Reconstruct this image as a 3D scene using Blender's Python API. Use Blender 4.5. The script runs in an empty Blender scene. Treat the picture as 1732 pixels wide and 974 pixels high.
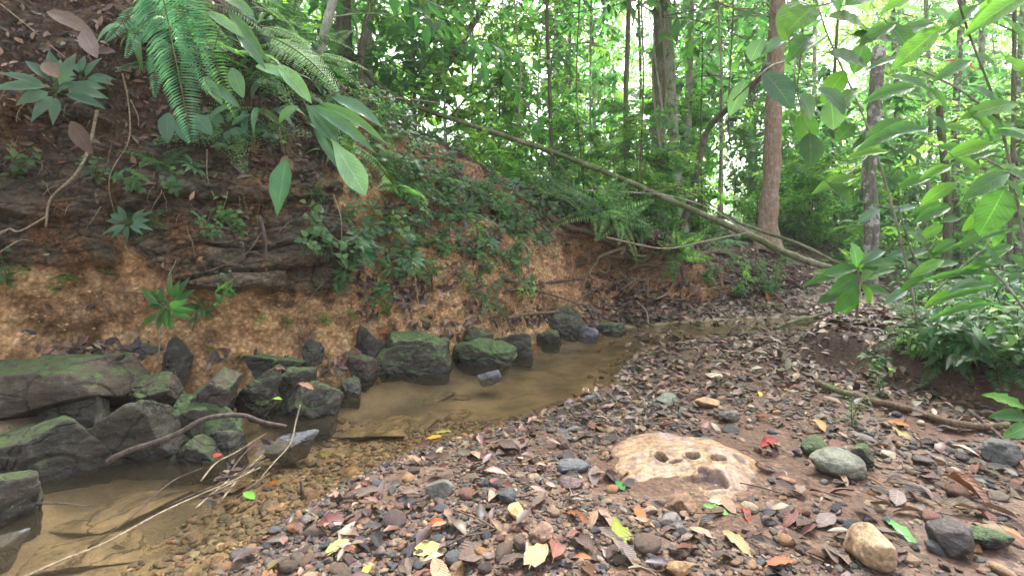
import bpy, math, random
import numpy as np
from mathutils import Vector
from mathutils.bvhtree import BVHTree

random.seed(7)
rs = np.random.RandomState(11)
scene = bpy.context.scene
COL = scene.collection
R = math.radians

# ------------------------------------------------------------------ camera
F = 836.0                       # focal length in photograph pixels (1732 wide)
HOR = 400.0                     # row of the horizon
CAMZ = 1.0
cam_d = bpy.data.cameras.new('camera')
cam = bpy.data.objects.new('camera', cam_d)
COL.objects.link(cam)
cam.location = (0, 0, CAMZ)
cam.rotation_euler = (R(90), 0, 0)
cam_d.sensor_width = 36
cam_d.lens = 36 * F / 1732
cam_d.shift_y = (HOR - 487) / 1732
cam_d.clip_start = 0.02
cam_d.clip_end = 600
scene.camera = cam
scene.render.resolution_x = 1024
scene.render.resolution_y = 575

# ------------------------------------------------------------------ light
SUN_EL, SUN_AZ = R(56), R(22)          # azimuth from +Y towards +X
world = bpy.data.worlds.new('World')
scene.world = world
world.use_nodes = True
wn = world.node_tree
wn.nodes.clear()
sky = wn.nodes.new('ShaderNodeTexSky')
sky.sky_type = 'NISHITA'
sky.sun_disc = False
sky.sun_elevation = SUN_EL
sky.sun_rotation = SUN_AZ
sky.air_density = 1.0
sky.dust_density = 6.0
sky.ozone_density = 1.0
hs = wn.nodes.new('ShaderNodeHueSaturation')      # thin overcast: a whiter sky
hs.inputs['Saturation'].default_value = 0.38
bgn = wn.nodes.new('ShaderNodeBackground')
bgn.inputs['Strength'].default_value = 0.15
wo = wn.nodes.new('ShaderNodeOutputWorld')
wn.links.new(sky.outputs[0], hs.inputs['Color'])
wn.links.new(hs.outputs[0], bgn.inputs['Color'])
wn.links.new(bgn.outputs[0], wo.inputs[0])
sun_d = bpy.data.lights.new('sun', 'SUN')
sun_d.energy = 3.7
sun_d.angle = R(10)
sun_d.color = (1.0, 0.97, 0.93)
sun = bpy.data.objects.new('sun', sun_d)
COL.objects.link(sun)
sdir = Vector((math.sin(SUN_AZ) * math.cos(SUN_EL), math.cos(SUN_AZ) * math.cos(SUN_EL), math.sin(SUN_EL)))
sun.rotation_euler = (-sdir).to_track_quat('-Z', 'Y').to_euler()
sun.location = sdir * 50
scene.view_settings.view_transform = 'Standard'
scene.view_settings.look = 'None'
scene.view_settings.gamma = 1
scene.view_settings.exposure = 2.6

# ------------------------------------------------------------------ numeric helpers
def hsh(ix, iy, iz, s):
    n = (ix.astype(np.int64) * 374761393 + iy.astype(np.int64) * 668265263 + iz.astype(np.int64) * 2147483647 + s * 1274126177) & 0xffffffff
    n = ((n ^ (n >> 13)) * 1274126177) & 0xffffffff
    n = (n ^ (n >> 16)) & 0xffffff
    return n / float(0xffffff)

def vnoise(p, s=0):
    i = np.floor(p); f = p - i; i = i.astype(np.int64)
    f = f * f * (3 - 2 * f)
    o = 0
    for dx in (0, 1):
        wx = f[..., 0] if dx else 1 - f[..., 0]
        for dy in (0, 1):
            wy = f[..., 1] if dy else 1 - f[..., 1]
            for dz in (0, 1):
                wz = f[..., 2] if dz else 1 - f[..., 2]
                o = o + wx * wy * wz * hsh(i[..., 0] + dx, i[..., 1] + dy, i[..., 2] + dz, s)
    return o * 2 - 1

def fbm(p, scale, octv=4, s=0, gain=0.5):
    p = np.asarray(p, float) * scale
    a, t, o = 1.0, 0.0, 0
    for k in range(octv):
        o = o + a * vnoise(p, s + k * 17)
        t += a; a *= gain; p = p * 2.03 + 11.7
    return o / t

def sstep(a, b, x):
    t = np.clip((np.asarray(x, float) - a) / (b - a), 0, 1)
    return t * t * (3 - 2 * t)

def nrm(a):
    a = np.asarray(a, float)
    return a / (np.linalg.norm(a, axis=-1, keepdims=True) + 1e-12)

def P(px, py, Y):
    return np.array([(px - 866) * Y / F, Y, CAMZ - (py - HOR) * Y / F])

def proj(p):
    y = max(p[1], 0.05)
    return 866 + p[0] * F / y, HOR - (p[2] - CAMZ) * F / y

def catmull(pts, n=6):
    pts = np.asarray(pts, float)
    if len(pts) < 3:
        t = np.linspace(0, 1, n + 1)[:, None]
        return pts[0] * (1 - t) + pts[-1] * t
    q = np.vstack([2 * pts[0] - pts[1], pts, 2 * pts[-1] - pts[-2]])
    out = []
    for i in range(1, len(q) - 2):
        for k in range(n):
            t = k / n
            a, b, c, d = q[i - 1], q[i], q[i + 1], q[i + 2]
            out.append(0.5 * ((2 * b) + (c - a) * t + (2 * a - 5 * b + 4 * c - d) * t * t + (-a + 3 * b - 3 * c + d) * t ** 3))
    out.append(pts[-1])
    return np.array(out)

# ------------------------------------------------------------------ mesh builder
class G:
    def __init__(s):
        s.v, s.f3, s.f4, s.uv, s.c, s.n = [], [], [], [], [], 0
    def add(s, V, F4=None, F3=None, uv=None, c=(0.5, 0.5, 0.5)):
        V = np.asarray(V, float).reshape(-1, 3)
        k = len(V)
        s.v.append(V)
        if F4 is not None and len(F4): s.f4.append(np.asarray(F4, np.int64) + s.n)
        if F3 is not None and len(F3): s.f3.append(np.asarray(F3, np.int64) + s.n)
        s.uv.append(np.zeros((k, 2)) if uv is None else np.asarray(uv, float).reshape(-1, 2))
        c = np.asarray(c, float)
        if c.ndim == 1: c = np.tile(c[:3], (k, 1))
        s.c.append(c)
        s.n += k
    def mesh(s, name, mat, smooth=True):
        me = bpy.data.meshes.new(name)
        V = np.vstack(s.v)
        f4 = np.vstack(s.f4) if s.f4 else np.zeros((0, 4), np.int64)
        f3 = np.vstack(s.f3) if s.f3 else np.zeros((0, 3), np.int64)
        me.vertices.add(len(V)); me.vertices.foreach_set('co', V.astype(np.float32).ravel())
        li = np.concatenate([f4.ravel(), f3.ravel()]).astype(np.int32)
        me.loops.add(len(li)); me.loops.foreach_set('vertex_index', li)
        ls = np.concatenate([np.arange(len(f4)) * 4, len(f4) * 4 + np.arange(len(f3)) * 3]).astype(np.int32)
        me.polygons.add(len(ls)); me.polygons.foreach_set('loop_start', ls)
        me.polygons.foreach_set('use_smooth', np.full(len(ls), smooth))
        me.update(calc_edges=True)
        a = me.attributes.new('luv', 'FLOAT2', 'POINT')
        a.data.foreach_set('vector', np.vstack(s.uv).astype(np.float32).ravel())
        a = me.attributes.new('col', 'FLOAT_COLOR', 'POINT')
        cc = np.vstack(s.c); cc = np.hstack([cc, np.ones((len(cc), 1))])
        a.data.foreach_set('color', cc.astype(np.float32).ravel())
        if mat: me.materials.append(mat)
        return me
    def build(s, name, mat, parent=None, smooth=True, origin=None):
        if origin is not None:
            s.v = [v - np.asarray(origin) for v in s.v]
        o = bpy.data.objects.new(name, s.mesh(name, mat, smooth))
        COL.objects.link(o)
        if origin is not None: o.location = origin
        if parent: o.parent = parent
        return o

def tag(o, label=None, cat=None, group=None, kind=None):
    if label: o['label'] = label
    if cat: o['category'] = cat
    if group: o['group'] = group
    if kind: o['kind'] = kind
    return o

def empty(name, loc=(0, 0, 0)):
    o = bpy.data.objects.new(name, None)
    o.empty_display_size = 0.1
    COL.objects.link(o); o.location = loc
    return o

def copy_tree(o, parent=None):
    c = o.copy(); COL.objects.link(c); c.parent = parent
    for ch in list(o.children): copy_tree(ch, c)
    return c

# ------------------------------------------------------------------ materials
class NT:
    def __init__(s, name):
        s.m = bpy.data.materials.new(name); s.m.use_nodes = True
        s.t = s.m.node_tree; s.t.nodes.clear()
        s.out = s.t.nodes.new('ShaderNodeOutputMaterial')
        s.tc = None
    def n(s, typ, **k):
        o = s.t.nodes.new(typ)
        for a, b in k.items(): setattr(o, a, b)
        return o
    def l(s, a, b): s.t.links.new(a, b)
    def set(s, sock, v):
        if hasattr(v, 'is_linked') or isinstance(v, bpy.types.NodeSocket): s.l(v, sock)
        elif isinstance(v, (tuple, list)) and len(v) == 3 and sock.type == 'RGBA': sock.default_value = (*v, 1)
        else: sock.default_value = v
    def obj(s):
        if not s.tc: s.tc = s.n('ShaderNodeTexCoord')
        return s.tc.outputs['Object']
    def attr(s, name):
        a = s.n('ShaderNodeAttribute'); a.attribute_name = name
        return a
    def scale(s, vec, sc):
        m = s.n('ShaderNodeMapping'); s.l(vec, m.inputs['Vector']); m.inputs['Scale'].default_value = sc
        return m.outputs[0]
    def noise(s, sc, det=4, rough=0.55, vec=None, dist=0):
        a = s.n('ShaderNodeTexNoise'); s.l(vec or s.obj(), a.inputs['Vector'])
        a.inputs['Scale'].default_value = sc; a.inputs['Detail'].default_value = det
        a.inputs['Roughness'].default_value = rough; a.inputs['Distortion'].default_value = dist
        return a.outputs['Fac']
    def voro(s, sc, vec=None, feat='F1'):
        a = s.n('ShaderNodeTexVoronoi', feature=feat); s.l(vec or s.obj(), a.inputs['Vector'])
        a.inputs['Scale'].default_value = sc
        return a
    def ramp(s, fac, stops):
        a = s.n('ShaderNodeValToRGB'); s.l(fac, a.inputs[0])
        e = a.color_ramp.elements
        while len(e) < len(stops): e.new(0.5)
        for i, (p, c) in enumerate(stops):
            e[i].position = p
            e[i].color = (*c, 1) if isinstance(c, (tuple, list)) else (c, c, c, 1)
        return a.outputs[0]
    def mix(s, fac, a, b, mode='MIX'):
        m = s.n('ShaderNodeMixRGB', blend_type=mode)
        s.set(m.inputs[0], fac); s.set(m.inputs[1], a); s.set(m.inputs[2], b)
        return m.outputs[0]
    def math(s, op, a, b=0.0, clamp=False):
        m = s.n('ShaderNodeMath', operation=op); m.use_clamp = clamp
        s.set(m.inputs[0], a); s.set(m.inputs[1], b)
        return m.outputs[0]
    def bump(s, h, st=0.5, d=0.01, nrml=None):
        b = s.n('ShaderNodeBump'); s.l(h, b.inputs['Height'])
        b.inputs['Strength'].default_value = st; b.inputs['Distance'].default_value = d
        if nrml: s.l(nrml, b.inputs['Normal'])
        return b.outputs[0]
    def pbr(s, col, rough=0.8, spec=0.3, normal=None, **k):
        b = s.n('ShaderNodeBsdfPrincipled')
        s.set(b.inputs['Base Color'], col); s.set(b.inputs['Roughness'], rough)
        s.set(b.inputs['Specular IOR Level'], spec)
        if normal: s.l(normal, b.inputs['Normal'])
        for a, v in k.items(): s.set(b.inputs[a.replace('_', ' ')], v)
        return b.outputs[0]
    def done(s, sh): s.l(sh, s.out.inputs[0]); return s.m

def mat_leaf(name, trans=0.4, rough=0.42, vein=0.0, tcol=(1.7, 1.9, 0.5), spec=0.5, jit=0.25):
    t = NT(name)
    col = t.attr('col').outputs['Color']
    rnd = t.n('ShaderNodeObjectInfo').outputs['Random']
    v = t.math('ADD', t.math('MULTIPLY', rnd, jit * 2), 1 - jit)
    blot = t.ramp(t.noise(9, 3), [(0.3, 0.8), (0.7, 1.15)])
    hv = t.n('ShaderNodeHueSaturation'); t.l(col, hv.inputs['Color']); t.l(v, hv.inputs['Value'])
    c = t.mix(1.0, hv.outputs[0], blot, 'MULTIPLY')
    nrml = None
    if vein and name != 'dead_leaf':
        c = t.mix(t.math('MULTIPLY', t.ramp(t.noise(38, 3, .6), [(.66, 0), (.7, 1)]), .75), c, (.12, .085, .03))
    if vein:
        uv = t.attr('luv'); sx = t.n('ShaderNodeSeparateXYZ'); t.l(uv.outputs['Vector'], sx.inputs[0])
        au = t.math('ABSOLUTE', t.math('SUBTRACT', sx.outputs[0], 0.5))
        rib = t.math('LESS_THAN', au, 0.022)
        lat = t.math('SUBTRACT', sx.outputs[1], t.math('MULTIPLY', au, 0.55))
        w = t.math('ABSOLUTE', t.math('SUBTRACT', t.math('FRACT', t.math('MULTIPLY', lat, 11.0)), 0.5))
        lv = t.ramp(w, [(0.0, 1.0), (0.14, 0.0)])
        f = t.math('MAXIMUM', rib, t.math('MULTIPLY', lv, 0.45))
        c = t.mix(t.math('MULTIPLY', f, vein), c, t.mix(1.0, c, (2.2, 2.0, 1.6), 'MULTIPLY'))
        nrml = t.bump(w, 0.55, 0.004)
    p = t.pbr(c, rough, spec, nrml)
    tr = t.n('ShaderNodeBsdfTranslucent')
    t.l(t.mix(1.0, c, tcol, 'MULTIPLY'), tr.inputs['Color'])
    ms = t.n('ShaderNodeMixShader'); ms.inputs[0].default_value = trans
    t.l(p, ms.inputs[1]); t.l(tr.outputs[0], ms.inputs[2])
    return t.done(ms.outputs[0])

def mat_stone(name, wet=0.35, moss=0.0):
    t = NT(name)
    col = t.attr('col').outputs['Color']
    rnd = t.n('ShaderNodeObjectInfo').outputs['Random']
    hv = t.n('ShaderNodeHueSaturation'); t.l(col, hv.inputs['Color'])
    t.l(t.math('ADD', t.math('MULTIPLY', rnd, 0.5), 0.75), hv.inputs['Value'])
    a = t.noise(22, 6, 0.65)
    c = t.mix(1.0, hv.outputs[0], t.ramp(a, [(0.34, 0.45), (0.66, 1.4)]), 'MULTIPLY')
    c = t.mix(1.0, c, t.ramp(t.noise(95, 4, .7), [(.35, .65), (.62, 1.2)]), 'MULTIPLY')
    c = t.mix(t.math('MULTIPLY', t.ramp(t.noise(7, 3), [(.55, 0), (.65, 1)]), .4), c, (.12, .08, .055))
    n = t.bump(t.noise(60, 6, 0.75), 0.9, 0.008)
    return t.done(t.pbr(c, t.ramp(t.noise(14, 3), [(0.35, wet), (0.7, wet + 0.35)]), 0.4, n))

def mat_mossrock(name, base=(0.06, 0.05, 0.036), dark=(0.013, 0.012, 0.009), moss=(0.05, 0.085, 0.02), amount=0.5, strata=3.0, wet=True):
    t = NT(name)
    ob = t.obj()
    n1 = t.noise(5, 7, 0.68); n2 = t.noise(26, 6, 0.72)
    st = t.noise(6, 6, 0.7, t.scale(ob, (1.0, 1.0, strata)), 0.5)
    c = t.mix(t.ramp(st, [(0.36, 0.0), (0.62, 1.0)]), dark, base)
    c = t.mix(t.ramp(n2, [(0.52, 0.0), (0.7, 0.7)]), c, (0.13, 0.115, 0.085))
    crk = t.ramp(t.voro(3.2, t.mix(.12, ob, t.n('ShaderNodeTexNoise').outputs['Color'], 'ADD'), 'DISTANCE_TO_EDGE').outputs['Distance'], [(0.0, 0.0), (0.03, 1.0)])
    c = t.mix(1.0, c, t.mix(.6, (1, 1, 1), crk), 'MULTIPLY')
    geo = t.n('ShaderNodeNewGeometry'); sx = t.n('ShaderNodeSeparateXYZ'); t.l(geo.outputs['Normal'], sx.inputs[0])
    up = t.math('ADD', t.math('ADD', t.math('MULTIPLY', sx.outputs[2], 0.42), t.math('MULTIPLY', t.noise(9, 6, .7), .85)), t.math('MULTIPLY', n2, .35))
    mo = t.ramp(up, [(1.0 - amount * 0.55, 0.0), (1.16 - amount * 0.55, 1.0)]) if amount > 0 else None
    if mo:
        mc = t.mix(t.ramp(n2, [(0.35, 0.0), (0.65, 1.0)]), (moss[0] * 0.45, moss[1] * 0.45, moss[2] * 0.6), (moss[0] * 1.35, moss[1] * 1.3, moss[2] * 1.2))
        c = t.mix(t.math('MULTIPLY', mo, 0.85), c, mc)
    # lichen flecks and the wet foot
    fl = t.math('LESS_THAN', t.voro(38).outputs['Distance'], 0.1)
    c = t.mix(t.math('MULTIPLY', t.math('MULTIPLY', fl, t.ramp(t.noise(9, 3), [(0.5, 0.0), (0.6, 1.0)])), 0.6), c, (0.3, 0.32, 0.25))
    sp = t.n('ShaderNodeSeparateXYZ'); t.l(geo.outputs['Position'], sp.inputs[0])
    wz = t.math('ADD', sp.outputs[2], t.math('MULTIPLY', t.math('SUBTRACT', n1, 0.5), 0.12))
    wetf = t.ramp(wz, [(0.02, 1.0), (0.075, 0.0)])
    if wet: c = t.mix(wetf, c, t.mix(1.0, c, (0.45, 0.45, 0.5), 'MULTIPLY'))
    ro = t.mix(wetf, (0.75, 0.75, 0.75), (0.22, 0.22, 0.22))
    nn = t.bump(st, 0.6, 0.03); nn = t.bump(n2, 0.9, 0.02, nn); nn = t.bump(crk, .6, .012, nn)
    return t.done(t.pbr(c, ro, 0.4, nn))

def mat_bark(name, c1, c2, moss=0.0, sc=(6, 6, 1.5), mc=(0.07, 0.12, 0.03), spots=0.0):
    t = NT(name)
    v = t.scale(t.obj(), sc)
    n1 = t.noise(6, 6, 0.7, v, 0.4); n2 = t.noise(3.5, 5, 0.6)
    c = t.mix(t.ramp(n1, [(0.35, 0.0), (0.65, 1.0)]), c1, c2)
    if moss: c = t.mix(t.ramp(n2, [(0.62 - moss * 0.35, 0.0), (0.72 - moss * 0.3, 0.9)]), c, t.mix(n1, (mc[0] * .5, mc[1] * .5, mc[2] * .5), (mc[0] * 1.5, mc[1] * 1.5, mc[2] * 1.5)))
    if spots: c = t.mix(t.math('MULTIPLY', t.ramp(t.noise(11, 4, 0.6), [(0.52, 0.0), (0.6, 1.0)]), spots), c, (0.36, 0.38, 0.32))
    return t.done(t.pbr(c, 0.85, 0.2, t.bump(n1, 0.8, 0.02)))

MAT = {}
MAT['leaf'] = mat_leaf('green_foliage', 0.62, tcol=(2.15, 2.6, 1.55))
MAT['bigleaf'] = mat_leaf('veined_leaf', 0.45, 0.45, vein=0.6, tcol=(1.8, 2.1, .7), spec=.35)
MAT['glossleaf'] = mat_leaf('glossy_leaf', 0.25, 0.3, vein=0.5)
MAT['deadleaf'] = mat_leaf('dead_leaf', 0.12, 0.55, spec=.22, vein=0.5, tcol=(1.3, 1.0, 0.7), jit=0.3)
MAT['litter'] = mat_leaf('leaf_litter', 0.08, 0.45, spec=.28, vein=0.0, tcol=(1.3, 1.0, 0.7))
MAT['stone'] = mat_stone('pebble_stone', 0.3)
MAT['mossrock'] = mat_mossrock('mossy_rock', amount=0.3)
MAT['mossrock2'] = mat_mossrock('green_mossy_rock', moss=(0.055, 0.10, 0.026), amount=0.55)
MAT['bare'] = mat_mossrock('grey_bare_rock', base=(0.105, 0.092, 0.072), amount=0.12)
MAT['slate'] = mat_mossrock('wet_slate', base=(0.17, 0.17, 0.19), dark=(0.08, 0.08, 0.09), amount=0.0, wet=False)
MAT['strata'] = mat_mossrock('layered_brown_rock', base=(0.085, 0.06, 0.042), dark=(0.022, 0.017, 0.014), amount=0.22, strata=5)
MAT['sunk'] = mat_mossrock('silted_rock', base=(0.33, 0.24, 0.14), dark=(0.11, 0.085, 0.055), amount=0.0, strata=4, wet=False)
MAT['bark_red'] = mat_bark('red_brown_bark', (0.16, 0.10, 0.07), (0.34, 0.225, 0.16), spots=0.35)
MAT['bark_pale'] = mat_bark('pale_bark', (0.17, 0.16, 0.12), (0.38, 0.36, 0.29), moss=0.35, spots=0.5)
MAT['bark_brown'] = mat_bark('brown_bark', (0.05, 0.04, 0.028), (0.15, 0.12, 0.085), moss=0.35)
MAT['bark_green'] = mat_bark('mossy_bark', (0.10, 0.095, 0.06), (0.26, 0.24, 0.16), moss=0.6, mc=(0.075, 0.095, 0.03))
MAT['bark_lich'] = mat_bark('lichen_bark', (0.06, 0.05, 0.04), (0.18, 0.16, 0.13), moss=0.3, spots=0.8)
MAT['root'] = mat_bark('pale_root', (0.13, 0.095, 0.06), (0.36, 0.29, 0.2), sc=(9, 9, 9))
MAT['rootd'] = mat_bark('brown_root', (0.06, 0.04, 0.028), (0.19, 0.13, 0.085), moss=0.15)
MAT['stick'] = mat_bark('wet_stick', (0.035, 0.026, 0.022), (0.13, 0.1, 0.085))
MAT['stem'] = mat_bark('green_stem', (0.06, 0.08, 0.025), (0.13, 0.15, 0.06))

# bank soil
t = NT('bank_soil')
z = t.attr('col').outputs['Color']; zs = t.n('ShaderNodeSeparateColor'); t.l(z, zs.inputs[0])
ob = t.obj()
n1 = t.noise(7, 7, 0.65); n2 = t.noise(45, 6, 0.75); n3 = t.noise(150, 3, 0.6)
vr = t.voro(34, None, 'F1')
soil = t.ramp(n1, [(0.3, (0.24, 0.125, 0.06)), (0.5, (0.41, 0.235, 0.11)), (0.66, (0.55, 0.36, 0.19))])
soil = t.mix(1.0, soil, t.ramp(n2, [(0.3, 0.5), (0.62, 1.25)]), 'MULTIPLY')
red = t.mix(n1, (0.36, 0.175, 0.085), (0.62, 0.36, 0.2))
red = t.mix(1.0, red, t.ramp(n2, [(0.3, 0.6), (0.62, 1.2)]), 'MULTIPLY')
soil = t.mix(zs.outputs[2], soil, red)
hum = t.ramp(n2, [(0.33, (0.014, 0.009, 0.006)), (0.55, (0.065, 0.038, 0.024)), (0.74, (0.17, 0.11, 0.075))])
vc = t.n('ShaderNodeSeparateColor'); t.l(vr.outputs['Color'], vc.inputs[0])
soil = t.mix(1.0, soil, t.ramp(vc.outputs[0], [(0, .82), (1, 1.12)]), 'MULTIPLY')
soil = t.mix(1.0, soil, t.ramp(vr.outputs['Distance'], [(.25, 1.08), (.62, .68)]), 'MULTIPLY')
c = t.mix(zs.outputs[1], soil, hum)
c = t.mix(1.0, c, t.ramp(t.noise(1.9, 6, .68, t.scale(ob, (1.5, 1.5, .7))), [(.38, .46), (.52, 1.2)]), 'MULTIPLY')
st = t.noise(5, 8, 0.75, t.scale(ob, (1, 1, 3)), 1.2)
rk = t.ramp(st, [(0.32, (0.022, 0.018, 0.014)), (0.46, (0.075, 0.058, 0.04)), (0.6, (0.15, 0.115, 0.078)), (0.75, (0.27, 0.21, 0.14))])
rk = t.mix(t.ramp(t.noise(2.6, 6, .65), [(.5, 0), (.6, .85)]), rk, t.mix(1.0, soil, (.5, .42, .38), 'MULTIPLY'))
rk = t.mix(t.ramp(n1, [(0.52, 0.0), (0.66, 0.7)]), rk, (0.05, 0.06, 0.026))
rk = t.mix(1.0, rk, t.ramp(n2, [(.35, .45), (.6, 1.2)]), 'MULTIPLY')
rk = t.mix(1.0, rk, t.ramp(t.voro(4, t.scale(ob, (1, 1, 2.4)), 'DISTANCE_TO_EDGE').outputs['Distance'], [(0, .35), (.05, 1)]), 'MULTIPLY')
c = t.mix(zs.outputs[0], c, rk)
nn = t.bump(n1, 0.5, 0.05); nn = t.bump(n2, 0.9, 0.02, nn); nn = t.bump(n3, 0.5, 0.006, nn)
nn = t.bump(t.math('MULTIPLY', vr.outputs['Distance'], -1.0), .6, .015, nn)
nn2 = t.bump(st, 0.8, 0.03, nn)
MAT['bank'] = t.done(t.pbr(c, 0.85, 0.25, nn2))

# ground: R = under water / silt, G = humus, B = wetness
t = NT('ground_soil')
z = t.attr('col').outputs['Color']; zs = t.n('ShaderNodeSeparateColor'); t.l(z, zs.inputs[0])
n1 = t.noise(4, 6, 0.6); n2 = t.noise(60, 5, 0.75); n3 = t.noise(220, 3, 0.6)
vr = t.voro(75)
vcol = t.n('ShaderNodeSeparateColor'); t.l(vr.outputs['Color'], vcol.inputs[0])
base = t.ramp(n2, [(0.3, (0.03, 0.015, 0.01)), (0.52, (0.075, 0.037, 0.023)), (0.72, (0.135, 0.07, 0.044))])
grav = t.ramp(vcol.outputs[0], [(0.0, (0.03, 0.024, 0.02)), (0.4, (0.085, 0.052, 0.036)), (0.75, (0.15, 0.088, 0.052)), (1.0, (0.22, 0.15, 0.1))])
base = t.mix(t.ramp(n1, [(0.4, 0.15), (0.6, 0.75)]), base, grav)
silt = t.mix(t.ramp(n1, [(0.35, 0.0), (0.65, 1.0)]), (0.09, 0.068, 0.042), (0.27, 0.2, 0.122))
silt = t.mix(1.0, silt, t.ramp(n2, [(0.3, 0.75), (0.65, 1.15)]), 'MULTIPLY')
hum = t.ramp(n2, [(0.32, (0.022, 0.014, 0.01)), (0.55, (0.065, 0.036, 0.025)), (0.75, (0.12, 0.068, 0.048))])
c = t.mix(zs.outputs[0], base, silt)
c = t.mix(zs.outputs[1], c, hum)
ro = t.mix(zs.outputs[2], (0.85, 0.85, 0.85), (0.4, 0.4, 0.4))
nn = t.bump(n2, 0.7, 0.012); nn = t.bump(vr.outputs['Distance'], 0.5, 0.006, nn); nn = t.bump(n3, 0.4, 0.004, nn)
MAT['ground'] = t.done(t.pbr(c, ro, 0.35, nn))

# water: clear brown, a little silt in it, mirror at a grazing angle
t = NT('creek_water')
ob = t.obj()
w = t.noise(5, 3, 0.5, t.scale(ob, (1.0, 1.6, 1)), 0.3); w2 = t.noise(26, 3, 0.5)
rip = t.attr('col').outputs['Color']; rr = t.n('ShaderNodeSeparateColor'); t.l(rip, rr.inputs[0])
h = t.math('ADD', t.math('MULTIPLY', w, 0.5), t.math('MULTIPLY', t.math('MULTIPLY', w2, rr.outputs[0]), 1.2))
nn = t.bump(h, 0.5, 0.014)
tr = t.n('ShaderNodeBsdfTransparent'); tr.inputs[0].default_value = (0.86, 0.82, 0.72, 1)
df = t.n('ShaderNodeBsdfDiffuse'); df.inputs[0].default_value = (0.2, 0.165, 0.105, 1)
mm = t.n('ShaderNodeMixShader'); t.l(t.math('MULTIPLY', rr.outputs[1], 1.0), mm.inputs[0])
t.l(tr.outputs[0], mm.inputs[1]); t.l(df.outputs[0], mm.inputs[2])
gl = t.n('ShaderNodeBsdfGlossy'); gl.inputs['Roughness'].default_value = 0.06; t.l(nn, gl.inputs['Normal'])
fr = t.n('ShaderNodeFresnel'); fr.inputs[0].default_value = 1.33; t.l(nn, fr.inputs['Normal'])
m2 = t.n('ShaderNodeMixShader'); t.l(fr.outputs[0], m2.inputs[0]); t.l(mm.outputs[0], m2.inputs[1]); t.l(gl.outputs[0], m2.inputs[2])
MAT['water'] = t.done(m2.outputs[0])

# ------------------------------------------------------------------ terrain
EDGE = np.array([(-2.2, -3), (-1.35, 0), (-1.0, 1.0), (-.86, 1.46), (-.80, 1.74), (-.65, 2.04), (-.44, 2.30), (-.11, 2.53), (.29, 2.88),
                 (.70, 3.38), (.92, 3.98), (1.2, 4.45), (1.8, 4.8), (2.6, 5.1), (3.6, 5.35), (8, 6.2), (60, 16)])
TERR = np.array([(3.2, -5), (2.9, 0.5), (2.62, 1.5), (2.42, 2.3), (2.22, 2.9), (2.1, 3.4), (2.25, 4.0), (2.9, 4.7), (4.2, 5.2), (8, 5.9), (60, 15)])

def sdist(x, y, poly):
    """signed distance to a polyline, positive to the right of its direction"""
    best = np.full(x.shape, 1e9); sg = np.ones(x.shape)
    for i in range(len(poly) - 1):
        a, b = poly[i], poly[i + 1]; d = b - a; L2 = (d ** 2).sum()
        tt = np.clip(((x - a[0]) * d[0] + (y - a[1]) * d[1]) / L2, 0, 1)
        qx, qy = x - (a[0] + tt * d[0]), y - (a[1] + tt * d[1])
        dd = np.hypot(qx, qy)
        cr = d[1] * qx - d[0] * qy
        m = dd < best
        best = np.where(m, dd, best); sg = np.where(m, np.where(cr >= 0, 1, -1), sg)
    return best * sg

def gz(x, y, full=False):
    x = np.asarray(x, float); y = np.asarray(y, float)
    p = np.stack([x, y, np.zeros_like(x)], -1)
    n = fbm(p, 1.3, 3, 5)
    d = sdist(x, y, EDGE) + n * 0.10
    dt = sdist(x, y, TERR) + fbm(p, 2.2, 3, 9) * 0.14
    dp = np.maximum(d, 0); dn = np.maximum(-d, 0)
    near = np.exp(-np.maximum(y - 4.3, 0) / 0.7)
    z = np.where(d > 0, 0.10 * (1 - np.exp(-dp / 0.7)) + 0.012 * np.minimum(dp, 8), -(0.05 + 0.09 * near) * (1 - np.exp(-dn / 0.22)))
    far = np.maximum(dn - (0.85 - 0.25 * sstep(.2, 1.0, x)), 0)
    z = z + np.where(d < 0, np.minimum(far * 0.27, 1.15 + 0.02 * np.minimum(far, 20)), 0)
    ter = sstep(0, 0.22, dt) * 0.2 + np.clip(dt, 0, 6) * 0.1
    z = z + np.where(d > 0, ter, 0)
    z = z + fbm(p, 5, 3, 21) * 0.022 * sstep(-.1, .2, np.abs(d)) + fbm(p, 22, 2, 31) * 0.006
    z = z + fbm(p, .25, 2, 33) * .25 * sstep(8, 16, np.hypot(x, y))
    return (z, d, dt) if full else z

def axis(lo, hi, step, flo, fhi):
    a = [lo]; s = step
    fine = list(np.arange(lo, hi, step))
    out, s, v = [], step, hi
    while v < fhi: s *= 1.14; out.append(v); v += s
    out.append(fhi)
    neg, s, v = [], step, lo
    while v > flo: s *= 1.14; v -= s; neg.append(v)
    return np.array(neg[::-1] + fine + out)

def grid_faces(nr, nc):
    i = np.arange((nr - 1) * (nc - 1)); r = i // (nc - 1); c = i % (nc - 1)
    a = r * nc + c
    return np.stack([a, a + 1, a + nc + 1, a + nc], -1)

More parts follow.
